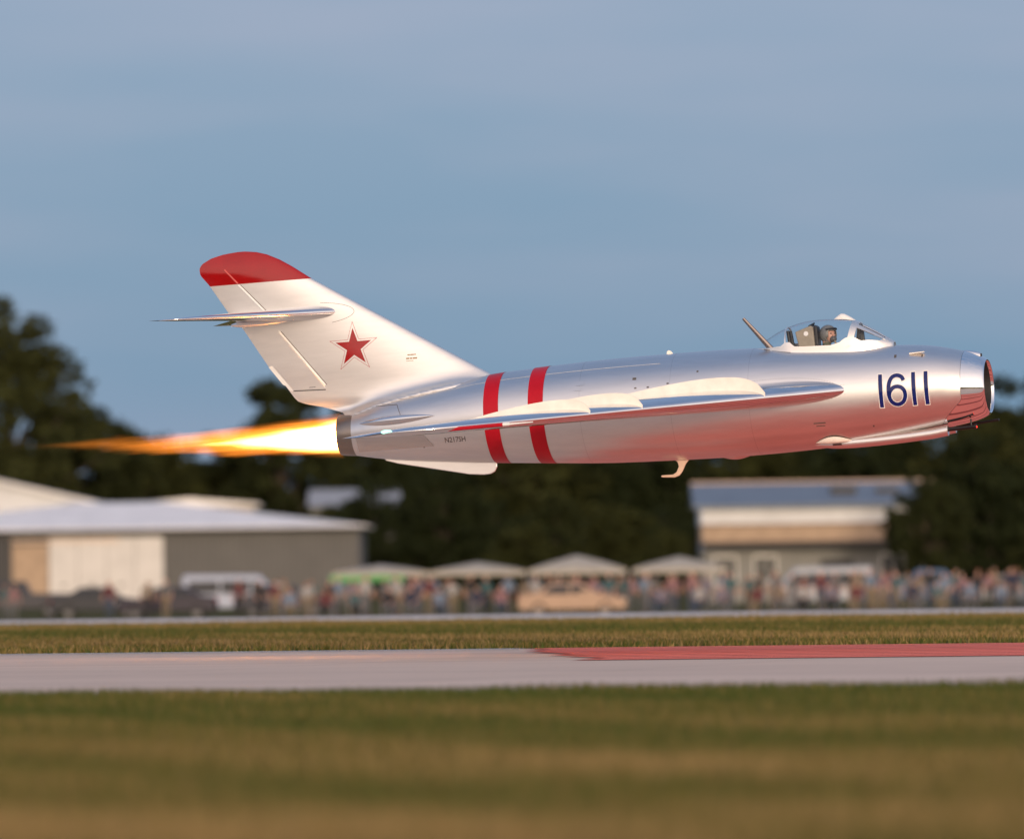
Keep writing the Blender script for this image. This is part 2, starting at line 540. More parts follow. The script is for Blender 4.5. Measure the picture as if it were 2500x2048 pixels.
# small access covers and fasteners on the starboard side
for (x, z, w, h) in ((4.15, 0.42, 0.05, 0.03), (4.35, 0.30, 0.03, 0.018), (4.62, 0.33, 0.03, 0.018), (4.18, 0.30, 0.03, 0.018), (5.02, 0.46, 0.025, 0.02), (6.55, -0.34, 0.16, 0.014), (6.58, -0.375, 0.12, 0.010), (8.02, 0.44, 0.018, 0.035), (7.66, 0.455, 0.03, 0.04), (7.32, -0.43, 0.02, 0.02), (1.18, -0.26, 0.025, 0.02)):
    rows = [[fside(x + a, z + c, 0.002) for a in (0, w / 2, w)] for c in (0, h / 2, h)]
    MB().grid(rows).build('access_cover', M['groove'], jet)
for (x, z) in ((3.35, 0.33), (3.38, 0.40)):
    rows = [[fside(x + a, z + c, 0.003) for a in (0, 0.05, 0.10)] for c in (0, 0.03, 0.06)]
    MB().grid(rows).build('access_cover', M['silver'], jet)
# scoop with bright cover near the number
mb = MB()
p = fside(7.93, 0.49)
mb.prism([(7.86, 0.488), (8.06, 0.500), (8.06, 0.512), (7.86, 0.506)], p.y - 0.035, p.y + 0.02)
mb.build('vent_scoop', M['cream'], jet, smooth=False)

# ---- surfaces with an aerofoil section
def thick(u, tc):
    return 5 * tc * (0.2969 * math.sqrt(max(u, 0)) - 0.1260 * u - 0.3516 * u * u + 0.2843 * u ** 3 - 0.1036 * u ** 4)
UU = [0.5 * (1 - math.cos(PI * k / 26)) for k in range(27)]

def wing_mesh(stations, side, name, mat, tip_round=True):
    """stations: (span, x_lead, x_trail, z_lead, z_trail, thickness ratio)"""
    rows = []
    for (y, xl, xt, zl, zt, tc) in stations:
        c = xl - xt
        row = []
        for u in UU:
            row.append((xl - c * u, side * y, zl + (zt - zl) * u + c * thick(u, tc)))
        for u in UU[-2:0:-1]:
            row.append((xl - c * u, side * y, zl + (zt - zl) * u - c * thick(u, tc) * 0.85))
        rows.append(row)
    return MB().grid(rows, close_v=True, flip=side < 0)

def w_lead(y):
    return float(np.interp(y, [0.3, 0.66, 2.4, 4.35, 4.55, 4.68, 4.76, 4.80], [7.40, 6.97, 4.97, 2.98, 2.72, 2.48, 2.20, 1.85]))
def w_trail(y):
    return float(np.interp(y, [0.3, 0.66, 4.5, 4.70, 4.76, 4.80], [3.62, 3.58, 1.32, 1.22, 1.25, 1.45]))
def w_z(y):
    return 0.07 - (y - 0.66) * 0.055
ys_w = [0.3, 0.5, 0.66, 0.9, 1.2, 1.6, 2.0, 2.4, 2.9, 3.4, 3.9, 4.2, 4.35, 4.45, 4.55, 4.62, 4.68, 4.72, 4.76, 4.785, 4.80]
def wing_stations():
    out = []
    for y in ys_w:
        tc = float(np.interp(y, [0.3, 0.8, 4.4, 4.7, 4.8], [0.112, 0.105, 0.095, 0.085, 0.03]))
        out.append((y, w_lead(y), w_trail(y), w_z(y), w_z(y) - 0.03, tc))
    return out
def wing_top(x, y):
    c = w_lead(y) - w_trail(y); u = (w_lead(y) - x) / c
    tc = float(np.interp(y, [0.3, 0.8, 4.4, 4.7, 4.8], [0.112, 0.105, 0.095, 0.085, 0.03]))
    return w_z(y) - 0.03 * u + c * thick(u, tc)
wings = {}
for side in (-1, 1):
    w = wing_mesh(wing_stations(), side, 'wing', M['polished']).build('wing', M['polished'], jet, angle=50)
    wings[side] = w
    # three fences
    for yf, u1, h in ((1.40, 0.92, 0.165), (2.62, 0.85, 0.135), (3.18, 0.85, 0.125)):
        xl, xt = w_lead(yf), w_trail(yf)
        c = xl - xt
        low, up = [], []
        for u in np.linspace(0.004, u1, 30):
            x = xl - c * u
            z = wing_top(x, yf)
            s = u / u1
            hh = h * min(1.0, math.sqrt(max(0.0, 1 - (1 - min(1, s / 0.16)) ** 2))) * (1 - 0.92 * max(0, (s - 0.22) / 0.78) ** 1.4)
            low.append((x, z - 0.015)); up.append((x + 0.012 * (hh / h), z + hh + 0.002))
        poly = low + up[::-1]
        n = len(low)
        mb = MB()
        v = []
        for dy in (-0.010, 0.010):
            v += [(x, side * (yf + dy), z) for x, z in low] + [(x, side * (yf + dy), z) for x, z in up]
        f = []
        for i in range(n - 1):
            f.append((i, i + 1, n + i + 1, n + i))
            f.append((2 * n + i, 3 * n + i, 3 * n + i + 1, 2 * n + i + 1))
            f.append((n + i, n + i + 1, 3 * n + i + 1, 3 * n + i))
        f.append((0, n, 3 * n, 2 * n)); f.append((n - 1, 2 * n + n - 1, 3 * n + n - 1, 2 * n - 1))
        mb.add(v, f)
        mb.build('wing_fence', M['cream'], w, angle=40)
    # navigation light at the tip
    rows = []
    for a in np.linspace(0, PI, 8):
        rows.append([(1.84 + 0.075 * math.cos(a), side * (4.775 + 0.026 * math.sin(a) * math.cos(b)), w_z(4.77) + 0.012 + 0.026 * math.sin(a) * math.sin(b)) for b in np.linspace(0, 2 * PI, 12, endpoint=False)])
    MB().grid(rows, close_v=True).build('navigation_light', emit('green_light' if side < 0 else 'red_light', (0.35, 1.0, 0.75) if side < 0 else (1, 0.1, 0.05), 2.2), w)
# air-data boom on the starboard wing tip
yb = 4.53; xb = w_lead(yb); zb = w_z(yb) - 0.012
boom = MB().tube([(xb - 0.42, -yb, zb - 0.015), (xb + 0.58, -yb, zb)], 0.026, 12).build('pitot_boom', M['red'], wings[-1])
MB().tube([(xb - 0.50, -yb, zb - 0.018), (xb - 0.42, -yb, zb - 0.015)], [0.012, 0.022], 12).build('boom_clamp', M['white'], boom)
MB().tube([(xb + 0.58, -yb, zb), (xb + 0.66, -yb, zb), (xb + 0.68, -yb, zb), (xb + 0.98, -yb, zb + 0.004)], [0.022, 0.020, 0.012, 0.008], 12).build('probe_tip', M['white'], boom)
# wing root fillet panel with its row of fasteners
mb = MB(); spots = []
for k in range(46):
    s = k / 45
    x = 6.99 - 1.62 * s
    z = wing_top(min(x, 6.90), 0.70) + 0.030 + 0.020 * math.sin(PI * s)
    spots.append((x, z))
for k in range(18):
    s = k / 17
    x = 7.00 - 1.0 * s
    z = 0.07 - 0.05 - 0.115 * math.sqrt(s)
    spots.append((x, z))
for (x, z) in spots:
    rows = [[fside(x + a, z + c, 0.003) for a in (0, 0.022)] for c in (0, 0.006)]
    mb.grid(rows)
tag(mb.build('fillet_fasteners', M['seam'], jet), kind='stuff')

# tailplanes
def stab_stations():
    out = []
    for y in (0.0, 0.15, 0.4, 0.8, 1.2, 1.4, 1.5, 1.55, 1.585, 1.60):
        xl = float(np.interp(y, [0, 1.45, 1.55, 1.60], [0.10, -1.56, -1.74, -2.0]))
        xt = float(np.interp(y, [0, 1.5, 1.58, 1.60], [-1.40, -2.13, -2.17, -2.12]))
        tc = float(np.interp(y, [0, 0.3, 1.4, 1.6], [0.145, 0.13, 0.10, 0.04]))
        out.append((y, xl, xt, 1.655, 1.66, tc))
    return out
for side in (-1, 1):
    wing_mesh(stab_stations(), side, 'tailplane', M['polished']).build('tailplane', M['polished'], jet, angle=50)

# fin
FLZ = [0.20, 0.50, 0.683, 2.132, 2.311, 2.42, 2.50, 2.545, 2.562]
FLX = [2.30, 2.25, 2.061, -0.309, -0.56, -0.735, -0.905, -1.06, -1.22]
FTZ = [0.20, 0.30, 0.40, 0.44, 0.49, 0.55, 0.699, 0.939, 1.524, 1.716, 2.141, 2.285, 2.375, 2.436, 2.503, 2.545, 2.562]
FTX = [0.12, 0.02, -0.28, -0.46, -0.60, -0.655, -0.753, -0.953, -1.304, -1.468, -1.733, -1.848, -1.858, -1.815, -1.680, -1.50, -1.30]
def fin_lead(z): return float(np.interp(z, FLZ, FLX))
def fin_trail(z): return float(np.interp(z, FTZ, FTX))
def fin_half(x, z):
    xl, xt = fin_lead(z), fin_trail(z)
    c = xl - xt
    u = min(max((xl - x) / c, 0.0), 1.0)
    tc = float(np.interp(z, [0.4, 1.2, 2.2, 2.56], [0.080, 0.080, 0.085, 0.07]))
    k = 1.0
    if z > 2.34:
        k = math.sqrt(max(0.0, 1 - ((z - 2.34) / 0.2235) ** 2))
    y = c * thick(u, tc) * k
    # fillet into the rear fuselage
    zr = f_top(max(x, 0.17)) if x > 0.17 else 0.30
    fl = min(0.17, 0.085 * math.exp(-(z - zr) / 0.060))
    y += fl * min(1, u * 5) * min(1.0, max(0.0, (x + 0.50) / 0.7))
    return y
def fin_loft(zs, n=44):
    rows = []
    for z in zs:
        xl, xt = fin_lead(z), fin_trail(z)
        us = [0.5 * (1 - math.cos(PI * k / n)) for k in range(n + 1)]
        row = [(xl - (xl - xt) * u, -fin_half(xl - (xl - xt) * u, z), z) for u in us]
        row += [(xl - (xl - xt) * u, fin_half(xl - (xl - xt) * u, z), z) for u in us[-2:0:-1]]
        rows.append(row)
    return MB().grid(rows, close_v=True)
zs = list(np.linspace(0.22, 0.75, 22)) + list(np.linspace(0.80, 2.128, 34))
fin = fin_loft(zs).build('fin', M['fin_silver'], jet, angle=50)
zs = list(np.linspace(2.128, 2.5, 14)) + [2.52, 2.54, 2.552, 2.558, 2.5615]
fin_loft(zs).build('fin_tip', M['tip_red'], fin, angle=50)
def fin_pt(x, z, off):
    return Vector((x, -(fin_half(x, z) + off), z))
def fin_panel(corners, off, name, mat, parent, n=14):
    """a proud panel on the starboard fin skin from four (x, z) corners, with its own edges"""
    A, B, C, D = [Vector(c) for c in corners]
    g1, g0 = [], []
    for i in range(n + 1):
        r1, r0 = [], []
        for j in range(n + 1):
            p = (A * (1 - j / n) + B * (j / n)) * (1 - i / n) + (D * (1 - j / n) + C * (j / n)) * (i / n)
            e = min(i, n - i, j, n - j)
            r1.append(fin_pt(p.x, p.y, off)); r0.append(fin_pt(p.x, p.y, -0.004))
        g1.append(r1); g0.append(r0)
    mb = MB().grid(g1)
    for k in range(n):
        mb.add([g1[0][k], g1[0][k + 1], g0[0][k + 1], g0[0][k]], [(0, 1, 2, 3)])
        mb.add([g1[n][k], g1[n][k + 1], g0[n][k + 1], g0[n][k]], [(0, 1, 2, 3)])
        mb.add([g1[k][0], g1[k + 1][0], g0[k + 1][0], g0[k][0]], [(0, 1, 2, 3)])
        mb.add([g1[k][n], g1[k + 1][n], g0[k + 1][n], g0[k][n]], [(0, 1, 2, 3)])
    return mb.build(name, mat, parent, angle=40)
lower_rudder = fin_panel([(-0.64, 0.655), (-0.20, 0.640), (-0.80, 1.46), (-1.27, 1.47)], 0.009, 'rudder', M['fin_silver'], jet)
upper_rudder = fin_panel([(-1.46, 1.735), (-0.99, 1.735), (-1.325, 2.122), (-1.715, 2.122)], 0.009, 'rudder', M['fin_silver'], jet)
def line_on_fin(pts, wdt, off, name, mat, parent):
    mb = MB(); L = []; Rr = []
    for i, p in enumerate(pts):
        a, b = Vector(pts[max(i - 1, 0)]), Vector(pts[min(i + 1, len(pts) - 1)])
        d = (b - a).normalized(); nrm = Vector((-d.y, d.x)) * wdt / 2
        q = Vector(p)
        L.append(fin_pt(*(q + nrm), off)); Rr.append(fin_pt(*(q - nrm), off))
    mb.grid([L, Rr])
    return mb.build(name, mat, parent)
def seg(a, b, n=16):
    return [(a[0] + (b[0] - a[0]) * k / n, a[1] + (b[1] - a[1]) * k / n) for k in range(n + 1)]
# rounded nose of the rudder, with the gap ahead of it
for a, b, par in (((-0.795, 1.445), (-0.205, 0.685), lower_rudder), ((-0.985, 1.745), (-1.315, 2.11), upper_rudder)):
    pts = seg(a, b, 20)
    mb = MB().tube([fin_pt(x, z, 0.004) for x, z in pts], 0.016, 10)
    mb.build('rudder_nose', M['white'], par)
    line_on_fin([(x + 0.028, z + 0.004) for x, z in pts], 0.008, 0.0018, 'gap', M['groove'], par)
MB().tube([fin_pt(x, z, 0.002) for x, z in seg((-1.325, 2.135), (-1.50, 2.335), 10)], 0.011, 8).build('rudder_nose', vary('tip_rib_highlight', (0.60, 0.10, 0.09), 0.3), jet)  # pale pink paints the highlight along the rudder line on the tip
line_on_fin(seg((-0.66, 0.640), (-0.20, 0.625)), 0.012, 0.002, 'gap', M['black'], lower_rudder)
line_on_fin(seg((-1.43, 1.728), (-0.98, 1.728)), 0.008, 0.002, 'gap', M['groove'], upper_rudder)
line_on_fin(seg((-0.43, 0.670), (-0.34, 0.672)), 0.006, 0.0105, 'trim_mark', M['ink'], lower_rudder)
# trim tab step at the lower trailing edge
MB().prism([(-0.70, 0.64), (-0.66, 0.64), (-0.93, 1.00), (-0.985, 0.985), (-0.80, 0.735), (-0.76, 0.715)], -0.006, 0.006).build('trim_tab', M['fin_silver'], lower_rudder, smooth=False)
# bullet fairing below the tailplane
rows = []
for s in np.linspace(0, 1, 14):
    x = -1.46 + 1.10 * s
    r = 0.052 * math.sqrt(max(0.001, 1 - (1 - s) ** 3)) * (1 - s ** 3) + 0.012
    zc = 1.585 + 0.02 * s
    rows.append([(x, -r * 1.5 * math.sin(a), zc + r * math.cos(a)) for a in np.linspace(0, 2 * PI, 16, endpoint=False)])
b = MB().grid(rows, close_v=True); b.f.append(tuple(range(16))); b.m.append(0)
b.build('tailplane_fairing', M['fin_silver'], jet)
# oval seam where the tailplane meets the fin
pts = []
for a in np.linspace(R(-60), R(75), 30):
    pts.append((-0.35 + 0.62 * math.cos(a), 1.645 + 0.15 * math.sin(a)))
line_on_fin(pts, 0.005, 0.0015, 'skin_seam', M['groove'], jet)

# decals that follow a curved skin
def tri_decal(tris, mapf, n, name, mat, parent):
    mb = MB()
    for (A, B, C) in tris:
        A, B, C = Vector(A), Vector(B), Vector(C)
        idx = {}; v = []
        for i in range(n + 1):
            for j in range(n + 1 - i):
                idx[i, j] = len(v)
                p = A + (B - A) * (i / n) + (C - A) * (j / n)
                v.append(mapf(p.x, p.y))
        f = []
        for i in range(n):
            for j in range(n - i):
                f.append((idx[i, j], idx[i + 1, j], idx[i, j + 1]))
                if j < n - i - 1:
                    f.append((idx[i + 1, j], idx[i + 1, j + 1], idx[i, j + 1]))
        mb.add(v, f)
    return mb.build(name, mat, parent, angle=80)
def star_tris(cx, cz, r):
    P = []
    for k in range(10):
        a = PI / 2 + k * PI / 5
        rr = r if k % 2 == 0 else r * 0.382
        P.append((cx + rr * math.cos(a), cz + rr * math.sin(a)))
    return [((cx, cz), P[k], P[(k + 1) % 10]) for k in range(10)]
SC = (0.238, 1.158)
for r, off, nm, mt in ((0.352, 0.0022, 'star_outline', M['red']), (0.338, 0.0032, 'star_border', M['fin_silver']), (0.262, 0.0042, 'red_star', M['tip_red'])):
    tri_decal(star_tris(SC[0], SC[1], r), lambda x, z, off=off: fin_pt(x, z, off), 8, nm, mt, fin)
# stencil marks on the fin (too small to read in the photograph)
for (x, z, w, h) in ((0.975, 0.995, 0.035, 0.014), (1.015, 0.995, 0.05, 0.014), (1.07, 0.996, 0.02, 0.014), (0.955, 0.945, 0.045, 0.018), (1.008, 0.944, 0.03, 0.018), (1.046, 0.944, 0.06, 0.018), (0.955, 0.918, 0.10, 0.006)):
    MB().grid([[fin_pt(x + a, z + c, 0.003) for a in (0, w / 2, w)] for c in (0, h)]).build('stencil_mark', M['tan_ink'], fin)

# number 1611
def stroke(pts, wdt, ext, mapf):
    P = [Vector(p) for p in pts]
    d0, d1 = (P[1] - P[0]).normalized(), (P[-1] - P[-2]).normalized()
    P[0] = P[0] - d0 * ext; P[-1] = P[-1] + d1 * ext
    rows = []
    for i, p in enumerate(P):
        d = (P[min(i + 1, len(P) - 1)] - P[max(i - 1, 0)]).normalized()
        nrm = Vector((-d.y, d.x))
        rows.append([mapf(*(p + nrm * (wdt * (k / 4 - 0.5)))) for k in range(5)])
    return rows
def catmull(pts, n=6):
    P = [Vector(p) for p in pts]; out = []
    for i in range(len(P) - 1):
        a, b, c, d = P[max(i - 1, 0)], P[i], P[i + 1], P[min(i + 2, len(P) - 1)]
        for k in range(n):
            s = k / n
            out.append(tuple(0.5 * (2 * b + (c - a) * s + (2 * a - 5 * b + 4 * c - d) * s * s + (3 * b - a - 3 * c + d) * s ** 3)))
    out.append(tuple(P[-1]))
    return out
six = catmull([(.094, .118), (.066, .168), (.005, .190), (-.055, .170), (-.092, .110), (-.107, .03), (-.106, -.07), (-.088, -.135), (-.05, -.176), (0, -.190), (.05, -.176), (.090, -.135), (.106, -.075), (.096, -.015), (.058, .028), (.004, .043), (-.05, .028), (-.092, -.02), (-.106, -.07)])
bar = [(0, 0.2175 - 0.435 * k / 24) for k in range(25)]
ZN = 0.028
for xd, shape, nm in ((7.488, bar, 'digit_one'), (7.702, six, 'digit_six'), (7.925, bar, 'digit_one'), (8.088, bar, 'digit_one')):
    body = MB().grid(stroke(shape, 0.051, 0.0, lambda a, b: fside(xd + a, ZN + b, 0.0042))).build(nm, M['blue'], jet, angle=80)
    MB().grid(stroke(shape, 0.068, 0.010, lambda a, b: fside(xd + a, ZN + b, 0.0026))).build('outline', M['white'], body, angle=80)

# registration in small letters low on the rear fuselage
def text_tris(body, size, shear=0.0):
    cu = bpy.data.curves.new('registration', 'FONT')
    cu.body = body; cu.size = size; cu.shear = shear; cu.resolution_u = 3
    o = bpy.data.objects.new('registration', cu); col.objects.link(o)
    dg = bpy.context.evaluated_depsgraph_get()
    me = bpy.data.meshes.new_from_object(o.evaluated_get(dg))
    me.calc_loop_triangles()
    tr = [[tuple(me.vertices[i].co[:2]) for i in lt.vertices] for lt in me.loop_triangles]
    bpy.data.objects.remove(o); bpy.data.curves.remove(cu); bpy.data.meshes.remove(me)
    return tr
tr = text_tris('N217SH', 0.095)
tri_decal([[(1.50 + x * 0.92, -0.215 + z) for x, z in t3] for t3 in tr], lambda x, z: fside(x, z, 0.003), 1, 'registration', M['ink'], jet)

# airbrake on the rear fuselage with its teardrop actuator fairing
rows = [[fside(0.46 + (0.98 - 0.12 * s - 0.46) * k / 12, 0.10 + 0.24 * s, 0.006) for k in range(13)] for s in np.linspace(0, 1, 8)]
airbrake = MB().grid(rows).build('airbrake', M['silver'], jet)
edge = [fside(0.94 - 0.10 * s, 0.12 + 0.22 * s, 0.008) for s in np.linspace(0, 1, 8)] + [fside(x, 0.34, 0.008) for x in np.linspace(0.82, 0.50, 8)]
MB().tube(edge, 0.004, 6).build('edge_seam', M['groove'], airbrake)
rows = []
for s in np.linspace(0, 1, 24):
    x = 0.30 + 1.10 * s
    r = 0.062 * math.sin(PI * s ** 0.85) ** 0.8 + 0.001
    c = fside(x, 0.125 + 0.03 * s, 0.0)
    rows.append([c + Vector((0, -r * 1.1 * math.cos(a), r * math.sin(a))) for a in np.linspace(0, 2 * PI, 18, endpoint=False)])
MB().grid(rows, close_v=True).build('actuator_fairing', M['polished'], airbrake)
# polished heat panel with its curved edge, below the wing tip
rows = [[fside(0.24 + (0.95 + 0.15 * s) * k / 14, -0.05 - 0.20 * s, 0.003) for k in range(15)] for s in np.linspace(0, 1, 8)]
MB().grid(rows).build('heat_panel', silver('heat_panel_steel', (0.66, 0.63, 0.60), 0.16, 0.03, 0.06), jet)

# ventral fin
poly = [(0.50, -0.33), (2.08, -0.50), (2.085, -0.575), (2.05, -0.635), (1.99, -0.664), (1.90, -0.670), (1.70, -0.650), (0.72, -0.435), (0.56, -0.385)]
o = MB().prism(poly, -0.014, 0.014).build('ventral_fin', M['fin_silver'], jet, smooth=False); bevel(o, 0.009, 3)
# belly antenna, belly blister
poly = [(4.50, -0.655), (4.72, -0.66), (4.665, -0.72), (4.61, -0.82), (4.565, -0.872), (4.50, -0.892), (4.33, -0.880), (4.31, -0.866), (4.325, -0.851), (4.48, -0.852), (4.53, -0.822), (4.565, -0.75), (4.55, -0.69)]
o = MB().prism(poly, -0.016, 0.016).build('belly_antenna', vary('antenna_cream', (0.72, 0.55, 0.42), 0.4), jet, smooth=False); bevel(o, 0.01, 3)
rows = []
for s in np.linspace(0, 1, 12):
    x = 5.15 + 0.42 * s; r = 0.001 + 0.042 * math.sin(PI * s)
    rows.append([(x, -0.09 * math.sin(PI * s) * math.sin(a), f_bot(x) - r * math.cos(a) + 0.01) for a in np.linspace(0, 2 * PI, 12, endpoint=False)])
MB().grid(rows, close_v=True).build('belly_blister', M['silver'], jet)
# aerial mast behind the canopy
A, B = Vector((5.60, 0, 1.145)), Vector((5.97, -0.05, 0.655))
A.y = B.y = -0.16
B = fside(5.97, 0.70); A = Vector((5.62, B.y - 0.02, 1.135))
mast = MB()
rows = []
for s in np.linspace(0, 1, 12):
    c = B.lerp(A, s); ch = 0.044 - 0.022 * s; th = 0.018 - 0.010 * s
    rows.append([c + Vector((ch * math.cos(a) * 0.8, th * math.sin(a), ch * math.cos(a) * 0.45)) for a in np.linspace(0, 2 * PI, 14, endpoint=False)])
mast.grid(rows, close_v=True); mast.f.append(tuple(range(11 * 14, 12 * 14))); mast.m.append(0)
mo = mast.build('aerial_mast', M['mast'], jet, angle=60)
rows = []
for r, dz in ((0.10, -0.006), (0.085, 0.008), (0.03, 0.014)):
    rows.append([fpt(5.97 + 1.15 * r * math.cos(a), math.acos(max(-1, min(1, (0.70 - fsec(5.97)[0]) / fsec(5.97)[1]))) + 0.75 * r * math.sin(a), dz) for a in np.linspace(0, 2 * PI, 16, endpoint=False)])
MB().grid(rows, close_v=True).build('mast_foot', M['burnt'], mo)
# small blade on the spine
o = MB().prism([(4.50, 0.74), (4.60, 0.74), (4.565, 0.785), (4.535, 0.80), (4.51, 0.785)], -0.012, 0.012).build('spine_antenna', M['cream'], jet, smooth=False); bevel(o, 0.006)

# guns under the nose
def gun(side, x0, x1, r, yo, drop):
    rows = []
    for s in np.linspace(0, 1, 30):
        x = x0 + (x1 - x0) * s
        rr = r * (math.sin(PI / 2 * min(1, s / 0.40)) * 0.97 + 0.03)
        zc = f_bot(x) + float(np.interp(s, [0, 0.25, 0.9, 1], [0.10, 0.035, -drop, -drop]))
        rows.append([(x, side * yo + rr * math.cos(a), zc + rr * math.sin(a)) for a in np.linspace(0, 2 * PI, 22, endpoint=False)])
    mb = MB().grid(rows, close_v=True)
    mb.f.append(tuple(range(29 * 22, 30 * 22))); mb.m.append(0)
    return mb.build('gun_fairing', M['silver'], jet, angle=50), rows[-1]
gf, _ = gun(-1, 6.20, 8.28, 0.072, 0.21, 0.045)
def cen(rows): return sum((Vector(p) for p in rows), Vector()) / len(rows)
c = cen(_)
gb = MB().tube([(8.22, c.y, c.z + 0.01), (8.60, c.y, c.z + 0.022), (8.66, c.y, c.z + 0.024)], [0.030, 0.026, 0.032], 12).build('gun_barrel', M['gun'], gf)
MB().tube([(8.59, c.y, c.z + 0.022), (8.59, c.y, c.z + 0.13)], 0.012, 8).build('barrel_bracket', M['gun'], gb)
MB().tube([(8.655, c.y - 0.01, c.z + 0.018), (8.672, c.y - 0.01, c.z + 0.018)], 0.014, 10).build('red_marker', emit('red_marker_light', (1, 0.05, 0.03), 1.5), gb)
gf2, _ = gun(1, 6.60, 8.30, 0.060, 0.22, 0.02)
c2 = cen(_)
MB().tube([(8.26, c2.y + 0.02, c2.z + 0.02), (8.88, c2.y + 0.02, c2.z + 0.075)], [0.022, 0.018], 10).build('gun_barrel', M['gun'], gf2)
# ejection chute bulge with dark slot, and bare-metal patch
rows = []
for s in np.linspace(0, 1, 16):
    x = 6.50 + 0.52 * s
    h = 0.055 * math.sin(PI * s)
    rows.append([fside(x, -0.585 + 0.075 * math.sin(PI * s) * k / 6, 0.004 + h * math.sin(PI * (k + 0.6) / 7)) for k in range(7)])
eb = MB().grid(rows).build('ejection_bulge', M['cream'], gf)
MB().grid([[fside(x, z, 0.064) for x in np.linspace(6.74, 6.86, 5)] for z in (-0.578, -0.560)]).build('ejection_slot', M['black'], eb)

# ---- cockpit
CX = [5.58, 5.80, 5.869, 6.033, 6.21, 6.395, 6.642, 6.823, 7.0, 7.121, 7.299, 7.45, 7.562, 7.66]
CT = [0.752, 0.79, 0.827, 0.916, 0.986, 1.030, 1.046, 1.037, 1.018, 0.989, 0.892, 0.792, 0.708, 0.648]
CW = [0.02, 0.14, 0.18, 0.24, 0.285, 0.30, 0.305, 0.305, 0.30, 0.29, 0.25, 0.19, 0.12, 0.03]
c_top, c_wid = smooth_interp(CX, CT), smooth_interp(CX, CW)
def cpt(x, th, off=0.0):
    """canopy shell: th 0 at the starboard sill, 1 at the top, 2 at the port sill"""
    wdt = c_wid(x)
    zc, rz, ry = fsec(x)
    zb = zc + rz * math.sqrt(max(0.0, 1 - (wdt / ry) ** 2)) - 0.012
    a = th * PI / 2
    zt = max(c_top(x), zb + 0.004)
    e = 0.82
    return Vector((x, -(wdt + off) * (abs(math.cos(a)) ** e) * (1 if math.cos(a) >= 0 else -1), zb + (zt - zb + off) * math.sin(a) ** e))
TH = [k / 16 for k in range(33)]
MB().grid([[cpt(x, th) for th in TH] for x in np.linspace(5.82, 7.05, 34)]).build('canopy_glass', M['glass'], jet, angle=80)
MB().grid([[cpt(x, th) for th in TH] for x in np.linspace(7.09, 7.60, 18)]).build('windscreen', M['glass'], jet, angle=80)
frame = empty('canopy_frame'); frame.parent = jet
def cstrip(name, fn, nu, nv, parent, mat=None, o0=-0.006, o1=0.007):
    g1 = [[fn(i / nu, j / nv, o1) for j in range(nv + 1)] for i in range(nu + 1)]
    g0 = [[fn(i / nu, j / nv, o0) for j in range(nv + 1)] for i in range(nu + 1)]
    mb = MB().grid(g1).grid(g0, flip=True)
    for k in range(nv):
        for e in (0, nu):
            mb.add([g1[e][k], g1[e][k + 1], g0[e][k + 1], g0[e][k]], [(0, 1, 2, 3)])
    for k in range(nu):
        for e in (0, nv):
            mb.add([g1[k][e], g1[k + 1][e], g0[k + 1][e], g0[k][e]], [(0, 1, 2, 3)])
    return mb.build(name, mat or M['fin_silver'], parent, angle=50)
def sill_h(x):
    return float(np.interp(x, [5.6, 5.95, 6.12, 6.17, 6.24, 6.30, 6.42, 6.80, 6.92, 7.0, 7.10, 7.20, 7.46, 7.52], [0.02, 0.09, 0.12, 0.20, 0.20, 0.10, 0.09, 0.10, 0.15, 0.24, 0.27, 0.19, 0.30, 1.0]))
for sd in (0, 1):
    def fn(u, v, o, sd=sd):
        x = 5.66 + (7.60 - 5.66) * u
        th = sill_h(x) * v
        p = cpt(x, th if sd == 0 else 2 - th, o)
        if v == 0: p.z -= 0.03; p.y *= 1.04
        return p
    cstrip('sill_rail', fn, 60, 4, frame)
cstrip('front_arch', lambda u, v, o: cpt(6.985 + 0.095 * math.sin(PI * v) ** 0.7 + 0.085 * u, 0.06 + 1.88 * v, o), 3, 32, frame)
cstrip('rear_arch', lambda u, v, o: cpt(6.165 + 0.022 * u, 0.08 + 1.84 * v, o), 2, 32, frame)
for sd in (-1, 1):
    cstrip('windscreen_post', lambda u, v, o: cpt(7.11 + 0.44 * u, 1 + sd * (0.30 + 0.10 * u + 0.16 * v), o), 16, 3, frame)
# dark gasket under the rear of the canopy
MB().tube([Vector((x, -c_wid(x) * 1.03 - 0.004, cpt(x, 0).z + 0.0)) for x in np.linspace(5.60, 6.25, 16)], 0.008, 8).build('canopy_gasket', M['black'], jet)
# periscope fairing on the arch
rows = []
for s in np.linspace(0, 1, 14):
    x = 6.81 + 0.29 * s
    h = float(np.interp(s, [0, 0.15, 0.32, 0.45, 0.7, 1.0], [0.004, 0.045, 0.078, 0.078, 0.05, 0.006]))
    rows.append([(x, -0.075 * math.sin(a) * (0.35 + 0.65 * math.sin(PI * (0.15 + 0.7 * s))), c_top(x) + h * math.cos(a)) for a in np.linspace(-PI / 2, PI / 2, 13)])
MB().grid(rows).build('periscope_fairing', M['white'], jet)
